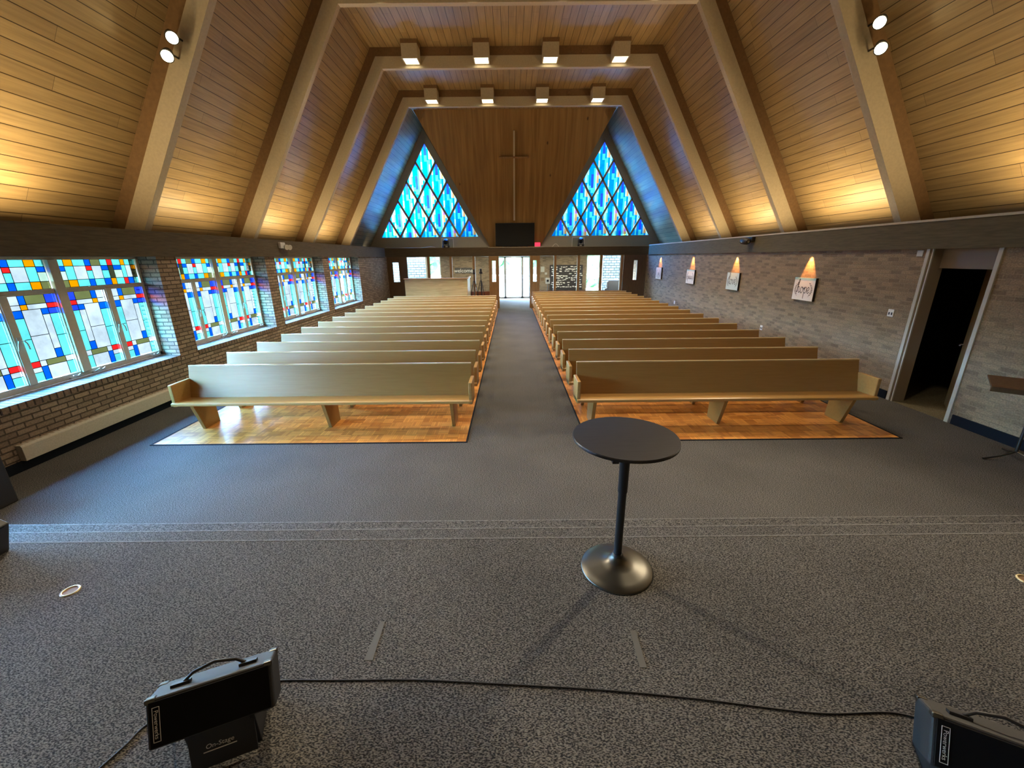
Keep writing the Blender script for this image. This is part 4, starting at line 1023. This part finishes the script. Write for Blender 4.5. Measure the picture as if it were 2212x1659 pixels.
tripod(-1.38, 19.35, 1.87, 'black tripod nearest the aisle behind the sound booth')
tripod(-1.70, 19.45, 1.84, 'black tripod close behind the side of the sound booth')
o = MB().prism([(-.03, 0), (.03, 0), (-.05, .55), (-.10, .55)], 'y', -.02, .02).build('leaning_panel', 'white', loc=(-1.66, 18.9, .75)); 
bpy.data.objects.remove(o)

# ------------------------------------------------------------------ vestibule
t = thing('welcome_sign', 'grey welcome sign on the vestibule brick wall', 'sign', (-2.77, 24.8, 1.62))
MB().box((-.50, -.03, -.14), (.50, 0, .17)).build('board', plain('grey sign board', (0.07, 0.066, 0.06), .8), t)
MB().text('welcome', .30, frame_mat((0, -.033, .0), (1, 0, 0), (0, 0, 1))).build('lettering', 'white', t)
t = thing('photo_board', 'large black board covered in white paper notes in the vestibule', 'notice board', (3.23, 24.79, 1.2))
MB().box((-.96, -.03, -.72), (.96, 0, .70)).build('board', plain('blackboard', (0.03, 0.028, 0.03), .8), t)
rn = random.Random(4); b = MB()
for r_ in range(10):
    x = -.92 + rn.uniform(0, .15)
    while x < .85:
        w = rn.uniform(.06, .16); z = .56 - r_ * .125 + rn.uniform(-.02, .02)
        if rn.random() < .74: b.add([(x, -.032, z), (x + w, -.032, z + rn.uniform(-.03, .03)), (x + w, -.032, z + .05), (x, -.032, z + .05)], [(0, 1, 2, 3)])
        x += w + rn.uniform(.0, .05)
b.build('paper_notes', 'white', t)['kind'] = 'stuff'
for x, z, w, h, mt, lab in ((1.85, 1.66, .11, .15, 'white_trim', 'pale framed notice on the vestibule brick, upper of the two'), (1.85, 1.10, .12, .12, 'frame_brown', 'dark framed picture on the vestibule brick, lower of the two'), (2.05, 1.42, .07, .06, 'white_trim', 'small pale card on the vestibule brick between the frames')):
    o = MB().box((-w, -.02, -h), (w, 0, h)).build('framed_notice', 'white_trim' if mt != 'frame_brown' else 'taupe', loc=(x, 24.8, z)); tag(o, lab, 'notice')
    MB().box((-w + .02, -.022, -h + .02), (w - .02, -.02, h - .02)).build('picture', mt, o)
t = thing('sign_stand', 'white notice on a black post in the vestibule', 'sign', (2.05, 23.5, 0))
MB().tube([(0, 0, 0.02), (0, 0, .95)], .02, 8).build('post', 'black', t); MB().lathe([(.16, 0), (.16, .015), (.03, .03)], 20).build('base', 'black', t)
MB().box((-.12, -.02, .92), (.12, 0, 1.24)).build('placard', 'white', t); MB().box((-.06, -.022, 1.02), (.06, -.02, 1.14)).build('placard_picture', 'black', t)
t = thing('armchair', 'blue grey wingback armchair by the right vestibule window', 'armchair', (5.75, 23.6, 0), R(-25))
MB().box((-.33, -.32, .25), (.33, .30, .46)).build('seat', 'grey_fabric', t, bevel=.04)
b = MB().prism([(-.33, .40), (.33, .40), (.36, 1.06), (-.36, 1.06)], 'y', .22, .34); b.build('backrest', 'grey_fabric', t, bevel=.03)
for s_ in (-1, 1): MB().prism([(-.30, .35), (.30, .35), (.32, 1.0), (.12, .98), (.05, .66), (-.30, .62)], 'x', s_ * .36 - .04, s_ * .36 + .04).build('arm', 'grey_fabric', t, bevel=.03)
for x in (-.28, .28):
    for y in (-.27, .27): MB().tube([(x, y, .27), (x * 1.08, y * 1.08, 0)], [.022, .014], 8).build('leg', 'dark_wood', t)
